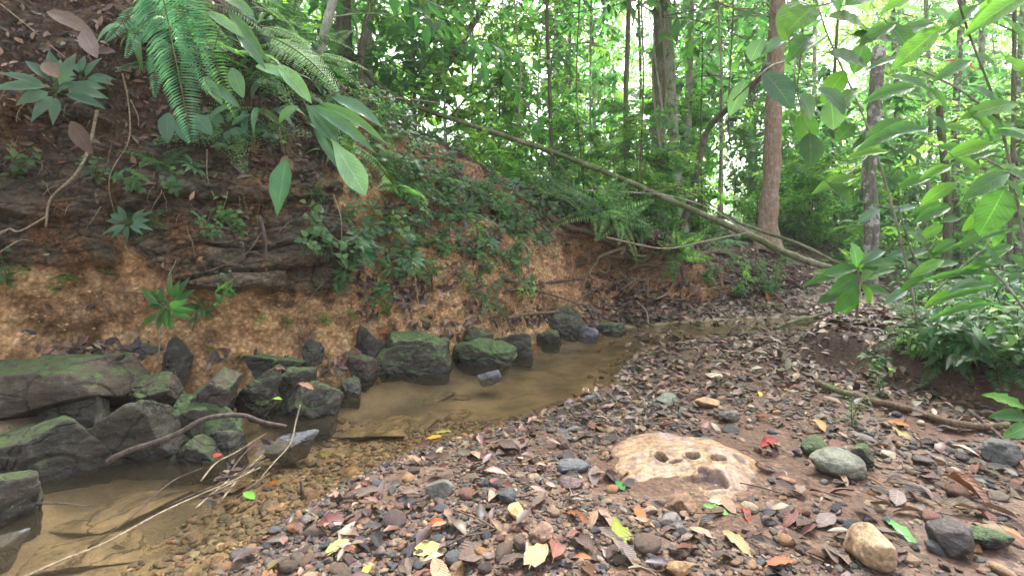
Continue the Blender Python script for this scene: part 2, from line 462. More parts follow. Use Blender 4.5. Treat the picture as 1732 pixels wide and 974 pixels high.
xs = axis(-2.6, 4.6, 0.022, -170, 170); ys = axis(0.7, 7.6, 0.022, -60, 260)
XX, YY = np.meshgrid(xs, ys)
ZZ, DD, DT = gz(XX, YY, True)
pn = np.stack([XX, YY, ZZ], -1)
ns = fbm(pn, 2.5, 3, 3)
cR = sstep(0.10, -0.06, DD + ns * 0.12)
cG = np.maximum(sstep(0.0, 0.2, DT) * (DD > 0), sstep(-1.1, -1.5, DD) * (YY > 5))
cG = np.clip(cG + sstep(2.3, 3.6, YY) * (DD > .1) * 0.6 * sstep(-.3, .2, ns), 0, 1)
cB = np.clip(sstep(0.7, 0.0, DD) * 0.9 + sstep(-.1, .35, ns) * .7, 0, 1)
g = G()
g.add(pn.reshape(-1, 3), F4=grid_faces(*XX.shape), c=np.stack([cR, cG, cB], -1).reshape(-1, 3))
ground = tag(g.build('ground', MAT['ground']), 'brown pebbly creek bar and wooded ground around the stream', kind='structure')
ground_VF = (pn.reshape(-1, 3), grid_faces(*XX.shape))

# water sheet
xs2 = np.linspace(-5, 9, 240); ys2 = np.linspace(-1, 8, 160)
WX, WY = np.meshgrid(xs2, ys2)
wd = sdist(WX, WY, EDGE)
flow = sstep(4.3, 4.9, WY) * sstep(0.9, 1.4, WX)
murk = 0.0 + 0.07 * sstep(-0.1, -0.8, wd) + .03 * sstep(0.6, -0.2, WX) * sstep(2.4, 1.4, WY)
g = G()
g.add(np.stack([WX, WY, np.zeros_like(WX)], -1), F4=grid_faces(*WX.shape), c=np.stack([0.08 + flow * 0.9, np.clip(murk, 0, .6), flow], -1).reshape(-1, 3))
water = tag(g.build('water', MAT['water']), 'shallow tea-brown creek water along the foot of the bank', kind='structure')

# bank: swept profile.  base x, y, z, top z, run, alcove
BK = np.array([(-9.5, -2.2, .4, 4.2, .9, 0), (-6.5, .4, .4, 3.9, .9, 0), (-4.4, 1.8, .42, 3.7, .85, 0), (-2.85, 2.75, .42, 3.45, .8, 0), (-2.05, 3.08, .4, 3.1, .8, 0),
               (-1.47, 3.38, .33, 2.75, .85, 0), (-.8, 3.9, .27, 2.3, .95, 0), (.12, 4.75, .2, 1.85, .9, 0), (.72, 5.4, .14, 1.5, .75, .35),
               (1.3, 5.95, .1, 1.22, .55, 1), (2.1, 6.2, .1, .98, .5, .9), (2.85, 6.5, .14, .86, .7, .1), (4.4, 7.2, .15, .75, 1.2, 0), (7.5, 8.4, .1, .6, 2, 0), (14, 11, .1, .5, 2.5, 0)])
bc = catmull(BK, 24)
seg = np.r_[0, np.cumsum(np.hypot(*np.diff(bc[:, :2], axis=0).T))]
ui = np.interp([-4.6, 4.6], [bc[0, 0], bc[-1, 0]], [0, 1])
i0 = np.argmin(np.abs(bc[:, 0] + 4.4)); i1 = np.argmin(np.abs(bc[:, 0] - 5.2))
us = np.concatenate([np.linspace(0, seg[i0], 30)[:-1], np.arange(seg[i0], seg[i1], 0.0135), np.linspace(seg[i1], seg[-1], 60)[1:]])
bk = np.stack([np.interp(us, seg, bc[:, k]) for k in range(6)], -1)
sm = np.stack([np.interp(us, seg, np.convolve(np.pad(bc[:, k], 20, mode='reflect', reflect_type='odd'), np.ones(41) / 41, 'valid')) for k in range(2)], -1)
tg = nrm(np.gradient(sm, axis=0))
Nv = np.stack([-tg[:, 1], tg[:, 0]], -1)          # into the bank
BACK = nrm(np.array([-.45, .9]))
tw = np.linspace(0, 1, 215)
rows = []
for k in range(14):                                # foot, running down under the water
    a = 1 - k / 14; rows.append(('foot', a))
for a in tw: rows.append(('wall', a))
s_ = 0.012; v_ = 0.012
while v_ < 150: rows.append(('top', v_)); s_ *= 1.09; v_ += s_
rows.append(('top', 200.0))
nr, nc = len(rows), len(us)
BV = np.zeros((nr, nc, 3))
alc = bk[:, 5]
for i, (kind, a) in enumerate(rows):
    if kind == 'foot':
        d = -0.34 * a * np.ones(nc); z = bk[:, 2] * (1 - a) ** 1.7 - a * 0.2; ex = 0
    else:
        tt = a if kind == 'wall' else 1.0
        z = bk[:, 2] + (bk[:, 3] - bk[:, 2]) * tt
        d0 = bk[:, 4] * (0.32 * tt + 0.68 * tt ** 2.0)
        rec = 0.5 * np.sin(np.pi * np.clip(tt / 0.84, 0, 1)) ** 0.6 * (tt < .84) + 0.06 * tt
        d = d0 * (1 - alc) + rec * alc
        ex = 0
        if kind == 'top':
            ex = a
            z = z + 0.10 * (1 - math.exp(-a / 0.2)) + 0.03 * min(a, 12)
    xy = bk[:, :2] + Nv * d[:, None] + BACK * ex
    BV[i, :, :2] = xy; BV[i, :, 2] = z
isw = np.array([{'foot': 0.8, 'wall': 1.0, 'top': 1.0}[k] for k, a in rows])[:, None]
topd = np.array([a if k == 'top' else 0 for k, a in rows])[:, None]
tfrac = np.array([a if k == 'wall' else (0 if k == 'foot' else 1) for k, a in rows])[:, None]
pxx = 866 + BV[..., 0] * F / np.maximum(BV[..., 1], .3); pyy = HOR - (BV[..., 2] - CAMZ) * F / np.maximum(BV[..., 1], .3)
wob = fbm(BV, 2.2, 3, 40) * 1.6 + fbm(BV, 9, 3, 41) * 1.1
# rock ledges set in the bank (zones along it, by height)
r1 = sstep(205, 185, pxx + wob * 20) * sstep(452, 444, pyy + wob * 12) * sstep(170, 230, pyy + wob * 60)
r2 = sstep(205, 225, pxx + wob * 20) * sstep(600, 560, pxx + wob * 60) * sstep(500 - 60 * 0, 492, pyy + (560 - pxx) * 0.02 + wob * 10) * sstep(235, 300, pyy + wob * 60) * sstep(-1, 0, (400 - pxx) * 0 + 1)
r2 = r2 * sstep(0, 40, (pxx - 215) + (430 - pyy) * 1.1)
rock = np.clip(r1 + r2, 0, 1) * (topd == 0)
redz = sstep(925, 985, pxx + wob * 30) * sstep(1230, 1150, pxx + wob * 20) * sstep(.86, .74, tfrac + wob * .2) + 0.6 * sstep(560, 620, pxx) * sstep(420, 330, pyy)
hum = sstep(400, 300, pyy + wob * 70 + (pxx > 550) * (-(np.clip(pxx, 550, 1200) - 550) * 0.13)) * (1 - .55 * (redz > .5))
hum = np.maximum(hum * 0.95, sstep(0.9, 1.0, tfrac)); hum = np.clip(np.maximum(hum, sstep(1180, 1260, pxx)), 0, 1)
hum = np.clip(hum + 0.7 * sstep(0.25, 0.5, fbm(BV, 3.1, 4, 77)), 0, 1)
disp = fbm(BV, 1.6, 3, 50) * 0.13 + fbm(BV, 5.5, 3, 52) * 0.055 + fbm(BV, 15, 3, 54) * 0.034 + fbm(BV, 42, 2, 55) * 0.012
rid = 1 - np.abs(fbm(BV * np.array([1, 1, .35]), 7, 3, 56))
disp += (rid - .75) * 0.06 * (1 - rock)
zz = BV[..., 2] + fbm(BV, 1.1, 2, 60) * 0.26 + fbm(BV, 4.5, 3, 64) * .05
lay = zz / 0.15; fr_ = lay - np.floor(lay); lid = np.floor(lay)
lamp = hsh(lid.astype(np.int64), (BV[..., 0] * 1.6 + lid * .37).astype(np.int64), lid.astype(np.int64) * 0, 3)
disp = disp + rock * (0.075 + (lamp - .5) * 0.13 * sstep(0, .12, fr_) * sstep(1, .9, fr_) - 0.03 * sstep(.12, 0, fr_) + fbm(BV * np.array([1, 1, 4]), 6, 3, 61) * .03)
disp = disp * isw * np.where(topd > 0, 1, 1)
disp *= np.exp(-topd / 3)
BV[..., 0] -= Nv[None, :, 0] * disp; BV[..., 1] -= Nv[None, :, 1] * disp
BV[..., 2] += disp * 0.25 + fbm(BV, .35, 2, 62) * .22 * sstep(.5, 6, topd) + (topd > 0) * fbm(BV, 4, 3, 63) * .03
g = G()
bank_F = grid_faces(nr, nc)
g.add(BV.reshape(-1, 3), F4=bank_F, c=np.stack([rock, hum, np.clip(redz, 0, 1)], -1).reshape(-1, 3))
bank = tag(g.build('creek_bank', MAT['bank']), 'eroded orange soil bank with grey rock ledges and the forest floor above it', kind='structure')

nb = len(BV.reshape(-1, 3))
sel_b = bank_F
gx = (ground_VF[0][:, 1] > .3) & (ground_VF[0][:, 1] < 60) & (np.abs(ground_VF[0][:, 0]) < 60)
gf = ground_VF[1][gx[ground_VF[1]].all(1)]
BVH = BVHTree.FromPolygons([tuple(v) for v in np.vstack([BV.reshape(-1, 3), ground_VF[0]])],
                           [tuple(f) for f in sel_b] + [tuple(f) for f in (gf + nb)])
CAMP = Vector((0, 0, CAMZ))
def hit(px, py):
    d = Vector(((px - 866) / F, 1.0, -(py - HOR) / F)).normalized()
    loc, no, idx, dist = BVH.ray_cast(CAMP, d, 80)
    if loc is None: return None, None
    if no.dot(d) > 0: no = -no
    return np.array(loc), np.array(no)
def floor_at(x, y):
    loc, no, idx, dist = BVH.ray_cast(Vector((x, y, 30)), Vector((0, 0, -1)), 60)
    return loc.z if loc else 0.0

# ------------------------------------------------------------------ shape generators
def ico(sub):
    t_ = (1 + 5 ** .5) / 2
    v = [(-1, t_, 0), (1, t_, 0), (-1, -t_, 0), (1, -t_, 0), (0, -1, t_), (0, 1, t_), (0, -1, -t_), (0, 1, -t_), (t_, 0, -1), (t_, 0, 1), (-t_, 0, -1), (-t_, 0, 1)]
    v = [np.array(a) / np.linalg.norm(a) for a in v]
    f = [(0, 11, 5), (0, 5, 1), (0, 1, 7), (0, 7, 10), (0, 10, 11), (1, 5, 9), (5, 11, 4), (11, 10, 2), (10, 7, 6), (7, 1, 8),
         (3, 9, 4), (3, 4, 2), (3, 2, 6), (3, 6, 8), (3, 8, 9), (4, 9, 5), (2, 4, 11), (6, 2, 10), (8, 6, 7), (9, 8, 1)]
    for _ in range(sub):
        cache, nf = {}, []
        def mid(a, b):
            k = (min(a, b), max(a, b))
            if k not in cache:
                m = v[a] + v[b]; v.append(m / np.linalg.norm(m)); cache[k] = len(v) - 1
            return cache[k]
        for a, b, c in f:
            x, y, z = mid(a, b), mid(b, c), mid(c, a)
            nf += [(a, x, z), (b, y, x), (c, z, y), (x, y, z)]
        f = nf
    return np.array(v), np.array(f)
ICO = {k: ico(k) for k in (1, 2, 3, 4, 5)}

def stone_verts(sub, seed, planes=9, soft=0.0, flat=1.0, rough=0.05, k=None):
    """convex many-faced stone with worn edges, inside the unit box"""
    r = np.random.RandomState(seed)
    D, Fc = ICO[sub]
    if planes:
        if k and k > 20:
            N0 = nrm(np.vstack([np.eye(3), -np.eye(3)]) + r.normal(0, .3, (6, 3)))
            N = np.vstack([N0, nrm(r.normal(size=(planes, 3)))]); h = np.r_[r.uniform(.6, .82, 6), r.uniform(.66, .95, planes)]
        else:
            N = nrm(r.normal(size=(planes, 3)) * np.array([1, 1, 0.9])); h = r.uniform(0.55, 0.95, planes)
        k = k or (14 if soft < .3 else 7)
        q = np.maximum(D @ N.T, 0.02) / h
        rad = 1 / (np.power(q, k).sum(1)) ** (1 / k)
        rad = np.minimum(rad, 1.35 if not k > 20 else 2)
        rad = rad * (1 - soft) + soft
    else:
        rad = np.ones(len(D))
    V = D * rad[:, None]
    V = V * (1 + rough * fbm(V + seed, 2.2, 4, seed)[:, None] * 2)
    V[:, 2] *= flat
    lo, hi = V.min(0), V.max(0)
    return (V - (lo + hi) / 2) / (hi - lo) * 2, Fc

def rotm(ax, ay, az):
    cx, sx, cy, sy, cz, sz = math.cos(ax), math.sin(ax), math.cos(ay), math.sin(ay), math.cos(az), math.sin(az)
    return (np.array([[cz, -sz, 0], [sz, cz, 0], [0, 0, 1]]) @ np.array([[cy, 0, sy], [0, 1, 0], [-sy, 0, cy]]) @ np.array([[1, 0, 0], [0, cx, -sx], [0, sx, cx]]))

def leaf_tpl(kind='ell', n=5, fold=0.18, droop=0.25, wave=0.0, curl=0.0):
    """leaf of length 1 along +Y and width 1 across X, normal +Z"""
    vs = np.linspace(0, 1, n + 1)
    if kind == 'ell': w = np.sin(np.pi * vs ** 0.95) ** 0.8
    elif kind == 'lance': w = np.sin(np.pi * vs ** 0.8) ** 1.1
    elif kind == 'obov': w = np.sin(np.pi * vs ** 1.5) ** 0.8
    elif kind == 'heart': w = np.where(vs < .25, .75 + vs, 1.0) * (1 - vs ** 2.2) ** .9; w[0] = .5
    elif kind == 'strap': w = np.sin(np.pi * np.clip(vs, 0, 1) ** .7) ** .5
    else: w = np.sin(np.pi * vs)
    w = np.maximum(w, 0.02)
    V, uv = [], []
    ang = -droop * vs * 1.6
    dy = np.cos(ang); dz = np.sin(ang)
    y = np.r_[0, np.cumsum((dy[1:] + dy[:-1]) / 2 * np.diff(vs))]
    z = np.r_[0, np.cumsum((dz[1:] + dz[:-1]) / 2 * np.diff(vs))]
    for i, v in enumerate(vs):
        for s in (-1, 0, 1):
            x = s * w[i] / 2
            zz = abs(s) * w[i] * (fold * .28 + curl * w[i] * .22) + (wave * math.sin(i * 2.1 + s) * abs(s))
            V.append((x * (1 - abs(curl) * .4), y[i] - (0.10 * abs(s) if kind == 'heart' and i == 0 else 0), z[i] + zz)); uv.append((0.5 + s * .5, v))
    Fq = []
    for i in range(n):
        for s in (0, 1):
            a = i * 3 + s
            Fq.append((a, a + 1, a + 4, a + 3))
    return np.array(V), np.array(Fq), np.array(uv)

def put(g, tpl, loc, dirs, ups, L, W, cols):
    """many copies of one leaf template into one mesh"""
    V, Fq, uv = tpl
    loc = np.atleast_2d(loc); n = len(loc)
    d = nrm(np.broadcast_to(dirs, (n, 3))); u = np.broadcast_to(ups, (n, 3))
    s = np.cross(d, u); bad = np.linalg.norm(s, axis=1) < 1e-4
    if bad.any(): s[bad] = np.cross(d[bad], np.array([.3, .9, .1]))
    s = nrm(s); k = np.cross(s, d)
    L = np.broadcast_to(L, (n,)); W = np.broadcast_to(W, (n,))
    A = loc[:, None, :] + V[None, :, 0:1] * (s * W[:, None])[:, None, :] + V[None, :, 1:2] * (d * L[:, None])[:, None, :] + V[None, :, 2:3] * (k * L[:, None])[:, None, :]
    m = len(V)
    FF = (Fq[None] + (np.arange(n) * m)[:, None, None]).reshape(-1, Fq.shape[1])
    C = np.repeat(np.broadcast_to(cols, (n, 3)), m, axis=0)
    g.add(A.reshape(-1, 3), F4=FF, uv=np.tile(uv, (n, 1)), c=C)

def tube(g, pts, r0, r1=None, sides=8, n=6, rough=0.0, seed=0, flare=0.0, c=(.5, .5, .5), cap=True):
    p = catmull(pts, n); m = len(p)
    if np.ndim(r0) == 0:
        rr = np.linspace(r0, r0 if r1 is None else r1, m)
    else:
        rr = np.interp(np.linspace(0, 1, m), np.linspace(0, 1, len(r0)), r0)
    t = nrm(np.gradient(p, axis=0))
    up = np.array([0, 0, 1.]) if abs(t[0][2]) < .9 else np.array([1., 0, 0])
    a = nrm(np.cross(t[0], up)); V = []
    L = np.r_[0, np.cumsum(np.linalg.norm(np.diff(p, axis=0), axis=1))]
    th = np.arange(sides) / sides * 2 * np.pi
    for i in range(m):
        a = nrm(a - t[i] * a.dot(t[i])); b = np.cross(t[i], a)
        r = rr[i]
        if flare: r = r * (1 + flare * math.exp(-L[i] / (rr[0] * 2.5)) * 1.0)
        rad = np.full(sides, r)
        if flare: rad = rad * (1 + .35 * flare * math.exp(-L[i] / (rr[0] * 2.5)) * np.sin(th * 4 + seed))
        V.append(p[i] + rad[:, None] * (np.cos(th)[:, None] * a + np.sin(th)[:, None] * b))
    V = np.array(V).reshape(-1, 3)
    if rough:
        V = V + (fbm(V + seed, 1.2 / max(rr.max(), .01) * .5, 3, seed)[:, None] * nrm(V - np.repeat(p, sides, 0)) * np.repeat(rr, sides)[:, None] * rough)
    i = np.arange((m - 1) * sides); r_ = i // sides; c_ = i % sides
    q = np.stack([r_ * sides + c_, r_ * sides + (c_ + 1) % sides, (r_ + 1) * sides + (c_ + 1) % sides, (r_ + 1) * sides + c_], -1)
    f3 = []
    if cap:
        V = np.vstack([V, p[0], p[-1]])
        for k in range(sides):
            f3.append((len(V) - 2, (k + 1) % sides, k)); f3.append((len(V) - 1, (m - 1) * sides + k, (m - 1) * sides + (k + 1) % sides))
    g.add(V, F4=q, F3=np.array(f3) if f3 else None, c=c)
    return p

# ------------------------------------------------------------------ palettes (real base colours)
GREEN_D = [(.018, .05, .024), (.03, .075, .028), (.045, .095, .03)]
GREEN_M = [(.045, .115, .04), (.065, .15, .045), (.09, .175, .045), (.06, .135, .06)]
GREEN_Y = [(.11, .21, .045), (.15, .25, .05), (.09, .19, .045), (.07, .16, .05), (.19, .28, .07)]
GREEN_B = [(.04, .10, .065), (.055, .12, .07), (.035, .085, .05)]
DEAD = [(.055, .034, .027), (.1, .06, .043), (.04, .03, .028), (.14, .085, .058), (.19, .125, .085), (.10, .072, .062), (.085, .038, .028), (.22, .15, .105)]
STONE = [(.055, .054, .053), (.09, .074, .06), (.11, .068, .048), (.07, .046, .04), (.17, .105, .06), (.12, .1, .085), (.27, .15, .07), (.30, .22, .14), (.04, .037, .036), (.13, .066, .042), (.075, .05, .05), (.2, .11, .055)]
def pal(p, n, j=0.15):
    a = np.array(p)[rs.randint(0, len(p), n)]
    return np.clip(a * (1 + rs.uniform(-j, j, (n, 3)) * .5 + rs.uniform(-j, j, (n, 1))), 0, 1)

REG = []           # things whose label is completed at the end from what they stand next to
def reg(o, adj, noun, cat, group, zone, pos=None):
    o['category'] = cat; o['group'] = group
    p = pos if pos is not None else o.location
    REG.append((o, adj, noun, zone, proj(p)))

# ------------------------------------------------------------------ boulders along the creek
def boulder(name, bbox, zb, label, mat='mossrock', depth=0.8, seed=1, planes=9, soft=.15, rot=(0, 0, 0), sub=5, rough=.05, cat='rock', hf=0.86, group=None, sink=0.0):
    x0, y0, x1, y1 = bbox
    Y = F * (CAMZ - zb) / (y1 - HOR)
    w = (x1 - x0) * Y / F; dp = w * depth
    Yc = Y + dp * .5
    w = (x1 - x0) * Yc / F
    H = (y1 - y0) * Y / F * hf
    V, Fc = stone_verts(sub, seed, planes, soft, 1, rough * .5, 60 if soft < .3 else 16)
    V = V @ rotm(*[R(a) for a in rot]).T
    lo, hi = V.min(0), V.max(0); V = (V - (lo + hi) / 2) / (hi - lo)
    V = V * np.array([w, dp, H + sink]); V[:, 2] += (H + sink) / 2 - sink
    q = V + seed; s_ = 1 / max(w, .2); m_ = min(w, H * 1.6)
    cr = np.abs(fbm(q, 1.3 * s_, 2, seed + 9)); ly = fbm(q * np.array([.25, .25, 1]) + V[:, :1] * .3, 9 * s_, 3, seed + 6)
    V += nrm(V) * (fbm(q, 4 * s_, 5, seed + 3) * .07 * m_ + ly * .045 * m_ - np.exp(-(cr / .018) ** 2) * .05 * m_ - np.exp(-(np.abs(fbm(q, 2.2 * s_, 2, seed + 19)) / .02) ** 2) * .03 * m_)[:, None]
    g = G(); g.add(V, F3=Fc)
    o = g.build(name, MAT[mat]); o.location = ((x0 + x1) / 2 * Yc / F - 866 * Yc / F, Yc, zb)
    tag(o, label, cat, group)
    return o

RK = 'rocks along the foot of the bank'
B = [
 ('boulder', (622, 562, 762, 652), -.05, 'big green cracked mossy boulder at the water edge, the largest of the row', 'mossrock2', .75, 21, 8, .1, (0, 12, 0), .85, .05),
 ('boulder', (764, 576, 874, 626), -.03, 'low rounded bright green mossy boulder right of the big cracked one', 'mossrock2', .7, 5, 7, .45, (0, 0, 0), .9, .04),
 ('boulder', (833, 560, 900, 606), -.03, 'squarish layered green rock behind the low rounded mossy boulder', 'mossrock', .6, 31, 6, .05, (0, 0, 10), .9, .03),
 ('boulder', (896, 556, 948, 584), -.02, 'small mossy pointed rock beside the dark domed boulder', 'mossrock', .8, 8, 7, .2, (0, 0, 0), .9, .05),
 ('boulder', (912, 516, 992, 572), -.02, 'dark domed mossy boulder under the grey branch at the creek bend', 'mossrock', .7, 12, 7, .5, (0, 0, 0), .92, .04),
 ('boulder', (785, 552, 836, 590), .08, 'small dull green rock tucked against the bank behind the rounded boulder', 'mossrock', .7, 15, 7, .2, (0, 10, 0), .9, .05),
 ('boulder', (1008, 545, 1060, 566), -.02, 'low flat green mossed rock right of the dark domed boulder', 'mossrock2', .6, 17, 7, .2, (0, 0, 0), .85, .04),
 ('boulder', (975, 548, 1012, 572), -.02, 'dark wet angular stone beside the domed boulder', 'slate', .7, 19, 7, .1, (0, 0, 0), .85, .05),
 ('boulder', (1144, 523, 1176, 538), .0, 'small bright mossy stone on the far gravel under the roots', 'mossrock2', .8, 24, 7, .3, (0, 0, 0), .85, .05),
 ('boulder', (1206, 528, 1236, 541), -.01, 'small grey stone in the far shallows', 'bare', .8, 25, 7, .3, (0, 0, 0), .85, .05),
 ('boulder', (596, 546, 652, 604), .14, 'dark tilted diamond-shaped rock leaning behind the big cracked boulder', 'mossrock', .5, 41, 6, .0, (0, 30, 0), .95, .03),
 ('boulder', (586, 598, 640, 640), .04, 'brown weathered rock left of the big cracked boulder', 'strata', .8, 43, 7, .1, (0, 0, 0), .9, .05),
 ('boulder', (575, 640, 612, 675), -.03, 'small grey stone at the water edge left of the big boulder', 'bare', .8, 45, 7, .2, (0, 0, 0), .9, .05),
 ('boulder', (436, 646, 580, 722), -.04, 'dark wedge-shaped mossy boulder with a wet black top', 'mossrock', .75, 52, 7, .05, (0, 8, 20), .85, .04),
 ('boulder', (474, 622, 532, 664), .10, 'pointed grey-green rock behind the wedge-shaped boulder', 'mossrock', .7, 54, 6, .0, (0, 20, 0), .9, .04),
 ('boulder', (446, 716, 538, 754), .0, 'flat blue-grey wet slab lying at the water edge', 'slate', .62, 58, 5, .0, (0, -4, 0), .42, .03),
 ('boulder', (286, 742, 388, 800), -.04, 'smooth dark green-grey rock below the curved stick', 'mossrock', .7, 61, 7, .3, (0, -8, 0), .85, .04),
 ('boulder', (258, 674, 424, 768), -.02, 'mossy triangular rock under the curved stick', 'mossrock2', .55, 63, 6, .0, (0, 25, 0), .85, .05),
 ('boulder', (400, 616, 474, 690), .08, 'green mossy leaning slab between the layered block and the wedge boulder', 'mossrock2', .7, 66, 6, .05, (10, 15, 0), .9, .04),
 ('boulder', (424, 596, 518, 630), .18, 'flat mossy slab with a dead leaf lying on it', 'mossrock2', .6, 68, 6, .0, (0, 4, 0), .85, .03),
 ('boulder', (286, 622, 414, 712), .08, 'layered brown block with a sharp front edge', 'strata', .8, 70, 6, .0, (0, 5, 12), .85, .03),
 ('boulder', (276, 566, 320, 628), .22, 'upright grey-green rectangular block standing in the orange soil', 'mossrock', .8, 74, 6, .0, (0, 3, 8), .95, .02),
 ('boulder', (202, 574, 290, 624), .22, 'thick grey slab beside the upright block', 'bare', .8, 76, 6, .0, (0, -3, 6), .8, .03),
 ('boulder', (-60, 602, 218, 712), .14, 'long brown ledge rock with a pale mossed face, far left', 'strata', .6, 80, 6, .0, (0, -4, 0), .85, .03),
 ('boulder', (-110, 704, 214, 834), -.03, 'huge dark slanting layered slab, the biggest rock on the left', 'mossrock', .5, 85, 5, .0, (0, -16, 0), .86, .03),
 ('boulder', (168, 664, 308, 806), -.03, 'tall dark layered block under the left end of the curved stick', 'mossrock', .7, 86, 5, .0, (0, -10, 10), .86, .03),
 ('boulder', (60, 656, 190, 716), .12, 'pale mossed shelf stone leaning on the brown ledge rock', 'bare', .6, 92, 5, .0, (0, -12, 0), .8, .03),
 ('boulder', (206, 632, 300, 682), .16, 'brown crumbly stone between the ledge rock and the layered block', 'strata', .8, 93, 6, .1, (0, 6, 0), .8, .05),
 ('boulder', (300, 690, 360, 742), .04, 'small dark stone wedged under the layered brown block', 'mossrock', .8, 94, 6, .0, (0, 12, 0), .9, .04),
 ('boulder', (352, 726, 412, 768), -.02, 'small grey stone at the foot of the mossy triangular rock', 'bare', .8, 95, 6, .1, (0, 0, 0), .85, .04),
 ('boulder', (-20, 900, 40, 940), -.05, 'wet stone at the left frame edge below the dark mossy block', 'slate', .8, 97, 6, .1, (0, 0, 0), .7, .04),
 ('boulder', (-70, 804, 62, 922), -.04, 'dark mossy block at the left frame edge in the water', 'mossrock', .8, 88, 6, .05, (0, 14, 10), .86, .04),
 ('boulder', (322, 590, 352, 606), .24, 'small mossy stone bedded in the soil right of the upright block', 'mossrock', .8, 90, 7, .2, (0, 0, 0), .9, .05),
 ('boulder', (505, 575, 545, 600), .24, 'small half buried stone in the soil above the flat mossy slab', 'mossrock', .8, 91, 7, .2, (0, 0, 0), .9, .05),
]
for nm, bb, zb, lab, mt, dp, sd, pl, so, ro, hf, rg in B:
    boulder(nm, bb, zb, lab, mt, dp, sd, pl, so, ro, 5 if bb[2] - bb[0] > 60 else 4, rg, hf=hf, group=RK, sink=.12)
# stones out in the water
boulder('stone', (808, 622, 850, 645), -.02, 'small wet dark stone in the water below the low rounded mossy boulder', 'slate', .7, 101, 7, .1, (0, 0, 0), 4, .05, 'stone', .8, sink=.05)
# silted slabs on the creek bed
S = [((568, 690, 694, 745), 'broad tan silted slab under the water right of the blue-grey slab'), ((190, 742, 300, 800), 'tan slab under the water below the long stick'), ((60, 846, 300, 906), 'long orange-brown slab under the water at the bottom left'),
     ((60, 905, 260, 974), 'dim sunken slab nearest the bottom left corner'), ((300, 790, 430, 835), 'thin sunken slab beside the twig jam'), ((690, 655, 770, 680), 'small sunken slab before the big cracked boulder'),
     ((620, 672, 668, 690), 'pale sunken stone at the big cracked boulder'), ((720, 690, 800, 712), 'sunken stone in the middle of the pool'), ((300, 860, 440, 930), 'wide murky sunken slab in the bottom left pool'), ((645, 700, 742, 728), 'flat sunken stone near the centre of the pool'),
     ((700, 668, 736, 680), 'small angular sunken stone below the big cracked boulder, left one of two'), ((760, 662, 800, 676), 'small angular sunken stone below the low rounded boulder'), ((640, 720, 690, 738), 'brown sunken chip near the waterline floating leaves'),
     ((560, 750, 625, 775), 'sunken stone just off the pebbly shore'), ((120, 800, 210, 835), 'brown sunken slab touching the huge slanting slab'), ((380, 880, 450, 915), 'sunken stone beyond the end of the pale crooked twig'), ((230, 925, 330, 965), 'sunken slab under the pale crooked twig'), ((470, 790, 520, 812), 'small sunken stone behind the dark rotten stub')]
for i, (bb, lab) in enumerate(S):
    boulder('sunken_slab', bb, -.115, lab, 'sunk', .7, 120 + i, 8, .0, (0, random.uniform(-4, 4), random.uniform(-20, 20)), 4, .05, 'rock', .16 * (1 if bb[3] < 760 else .75), 'sunken slabs on the creek bed', 0.03)

# ------------------------------------------------------------------ the holed flat rock
n = 190
cx, cy = 0.70, 2.01; a_, b_ = .305, .37
ths = np.linspace(0, 2 * np.pi, 150, endpoint=False)
rr_ = np.r_[np.linspace(0, 1, 90), np.linspace(1.02, 1.12, 6)]
TH, RR = np.meshgrid(ths, rr_)
out = 1 + .13 * fbm(np.stack([np.cos(TH), np.sin(TH), TH * 0], -1), 2.2, 4, 4) + .12 * np.exp(-((TH - 3.35) / .35) ** 2) - .13 * np.exp(-((TH - 3.9) / .4) ** 2) - .1 * np.exp(-((TH - 5.5) / .3) ** 2)
X_ = cx + a_ * RR * out * np.cos(TH) + 0; Y_ = cy + b_ * RR * out * np.sin(TH)
Z_ = .066 + .066 * (1 - RR ** 2.6)
pp = np.stack([X_, Y_, Z_ * 0], -1)
Z_ = Z_ + .022 * fbm(pp, 5, 4, 8) + .010 * fbm(pp * np.array([1, 2, 1]), 16, 3, 9)
Z_ = Z_ - .02 * sstep(.88, 1.0, RR) + (RR > 1) * (-(RR - 1) * 1.4)
Z_ = Z_ + .020 * sstep(.55, .8, (X_ - cx) / a_ * .6 + .5 - (Y_ - cy) / b_ * .3) * (RR < 1)
wet = np.zeros_like(Z_)
HOLES = [(1117, 766, 11, 9, .03, 0), (1172, 770, 12, 7, .022, .1), (1214, 780, 13, 6, .03, -.5), (1163, 804, 17, 9, .035, -.2), (1190, 793, 9, 8, .018, 0), (1203, 806, 24, 11, .035, -.4), (1142, 774, 13, 2.5, .008, .1), (1252, 776, 12, 6, .008, -.4)]
for hx, hy, rw, rh, dpt, rt in HOLES:
    Yh = F * (CAMZ - .125) / (hy - HOR); Xh = (hx - 866) * Yh / F
    sx_, sy_ = rw * Yh / F, rh * Yh / F * 2.0
    dx, dy = X_ - Xh, Y_ - Yh
    ex, ey = dx * math.cos(rt) + dy * math.sin(rt), -dx * math.sin(rt) + dy * math.cos(rt)
    q = np.sqrt((ex / sx_) ** 2 + (ey / sy_) ** 2) * (1 + .22 * fbm(pp, 26, 2, 12) + .15 * fbm(pp, 9, 2, 14))
    k = sstep(1.12, .72, q)
    Z_ = Z_ - dpt * k + .005 * np.exp(-((q - 1.2) / .18) ** 2)
    wet = np.maximum(wet, k)
g = G()
m_, n_ = X_.shape
i = np.arange((m_ - 1) * n_); r_ = i // n_; c_ = i % n_
q4 = np.stack([r_ * n_ + c_, r_ * n_ + (c_ + 1) % n_, (r_ + 1) * n_ + (c_ + 1) % n_, (r_ + 1) * n_ + c_], -1)[:, ::-1]
g.add(np.stack([X_ - cx, Y_ - cy, Z_], -1), F4=q4, c=np.stack([wet, RR.clip(0, 1), wet], -1).reshape(-1, 3))
t = NT('holed_sandstone')
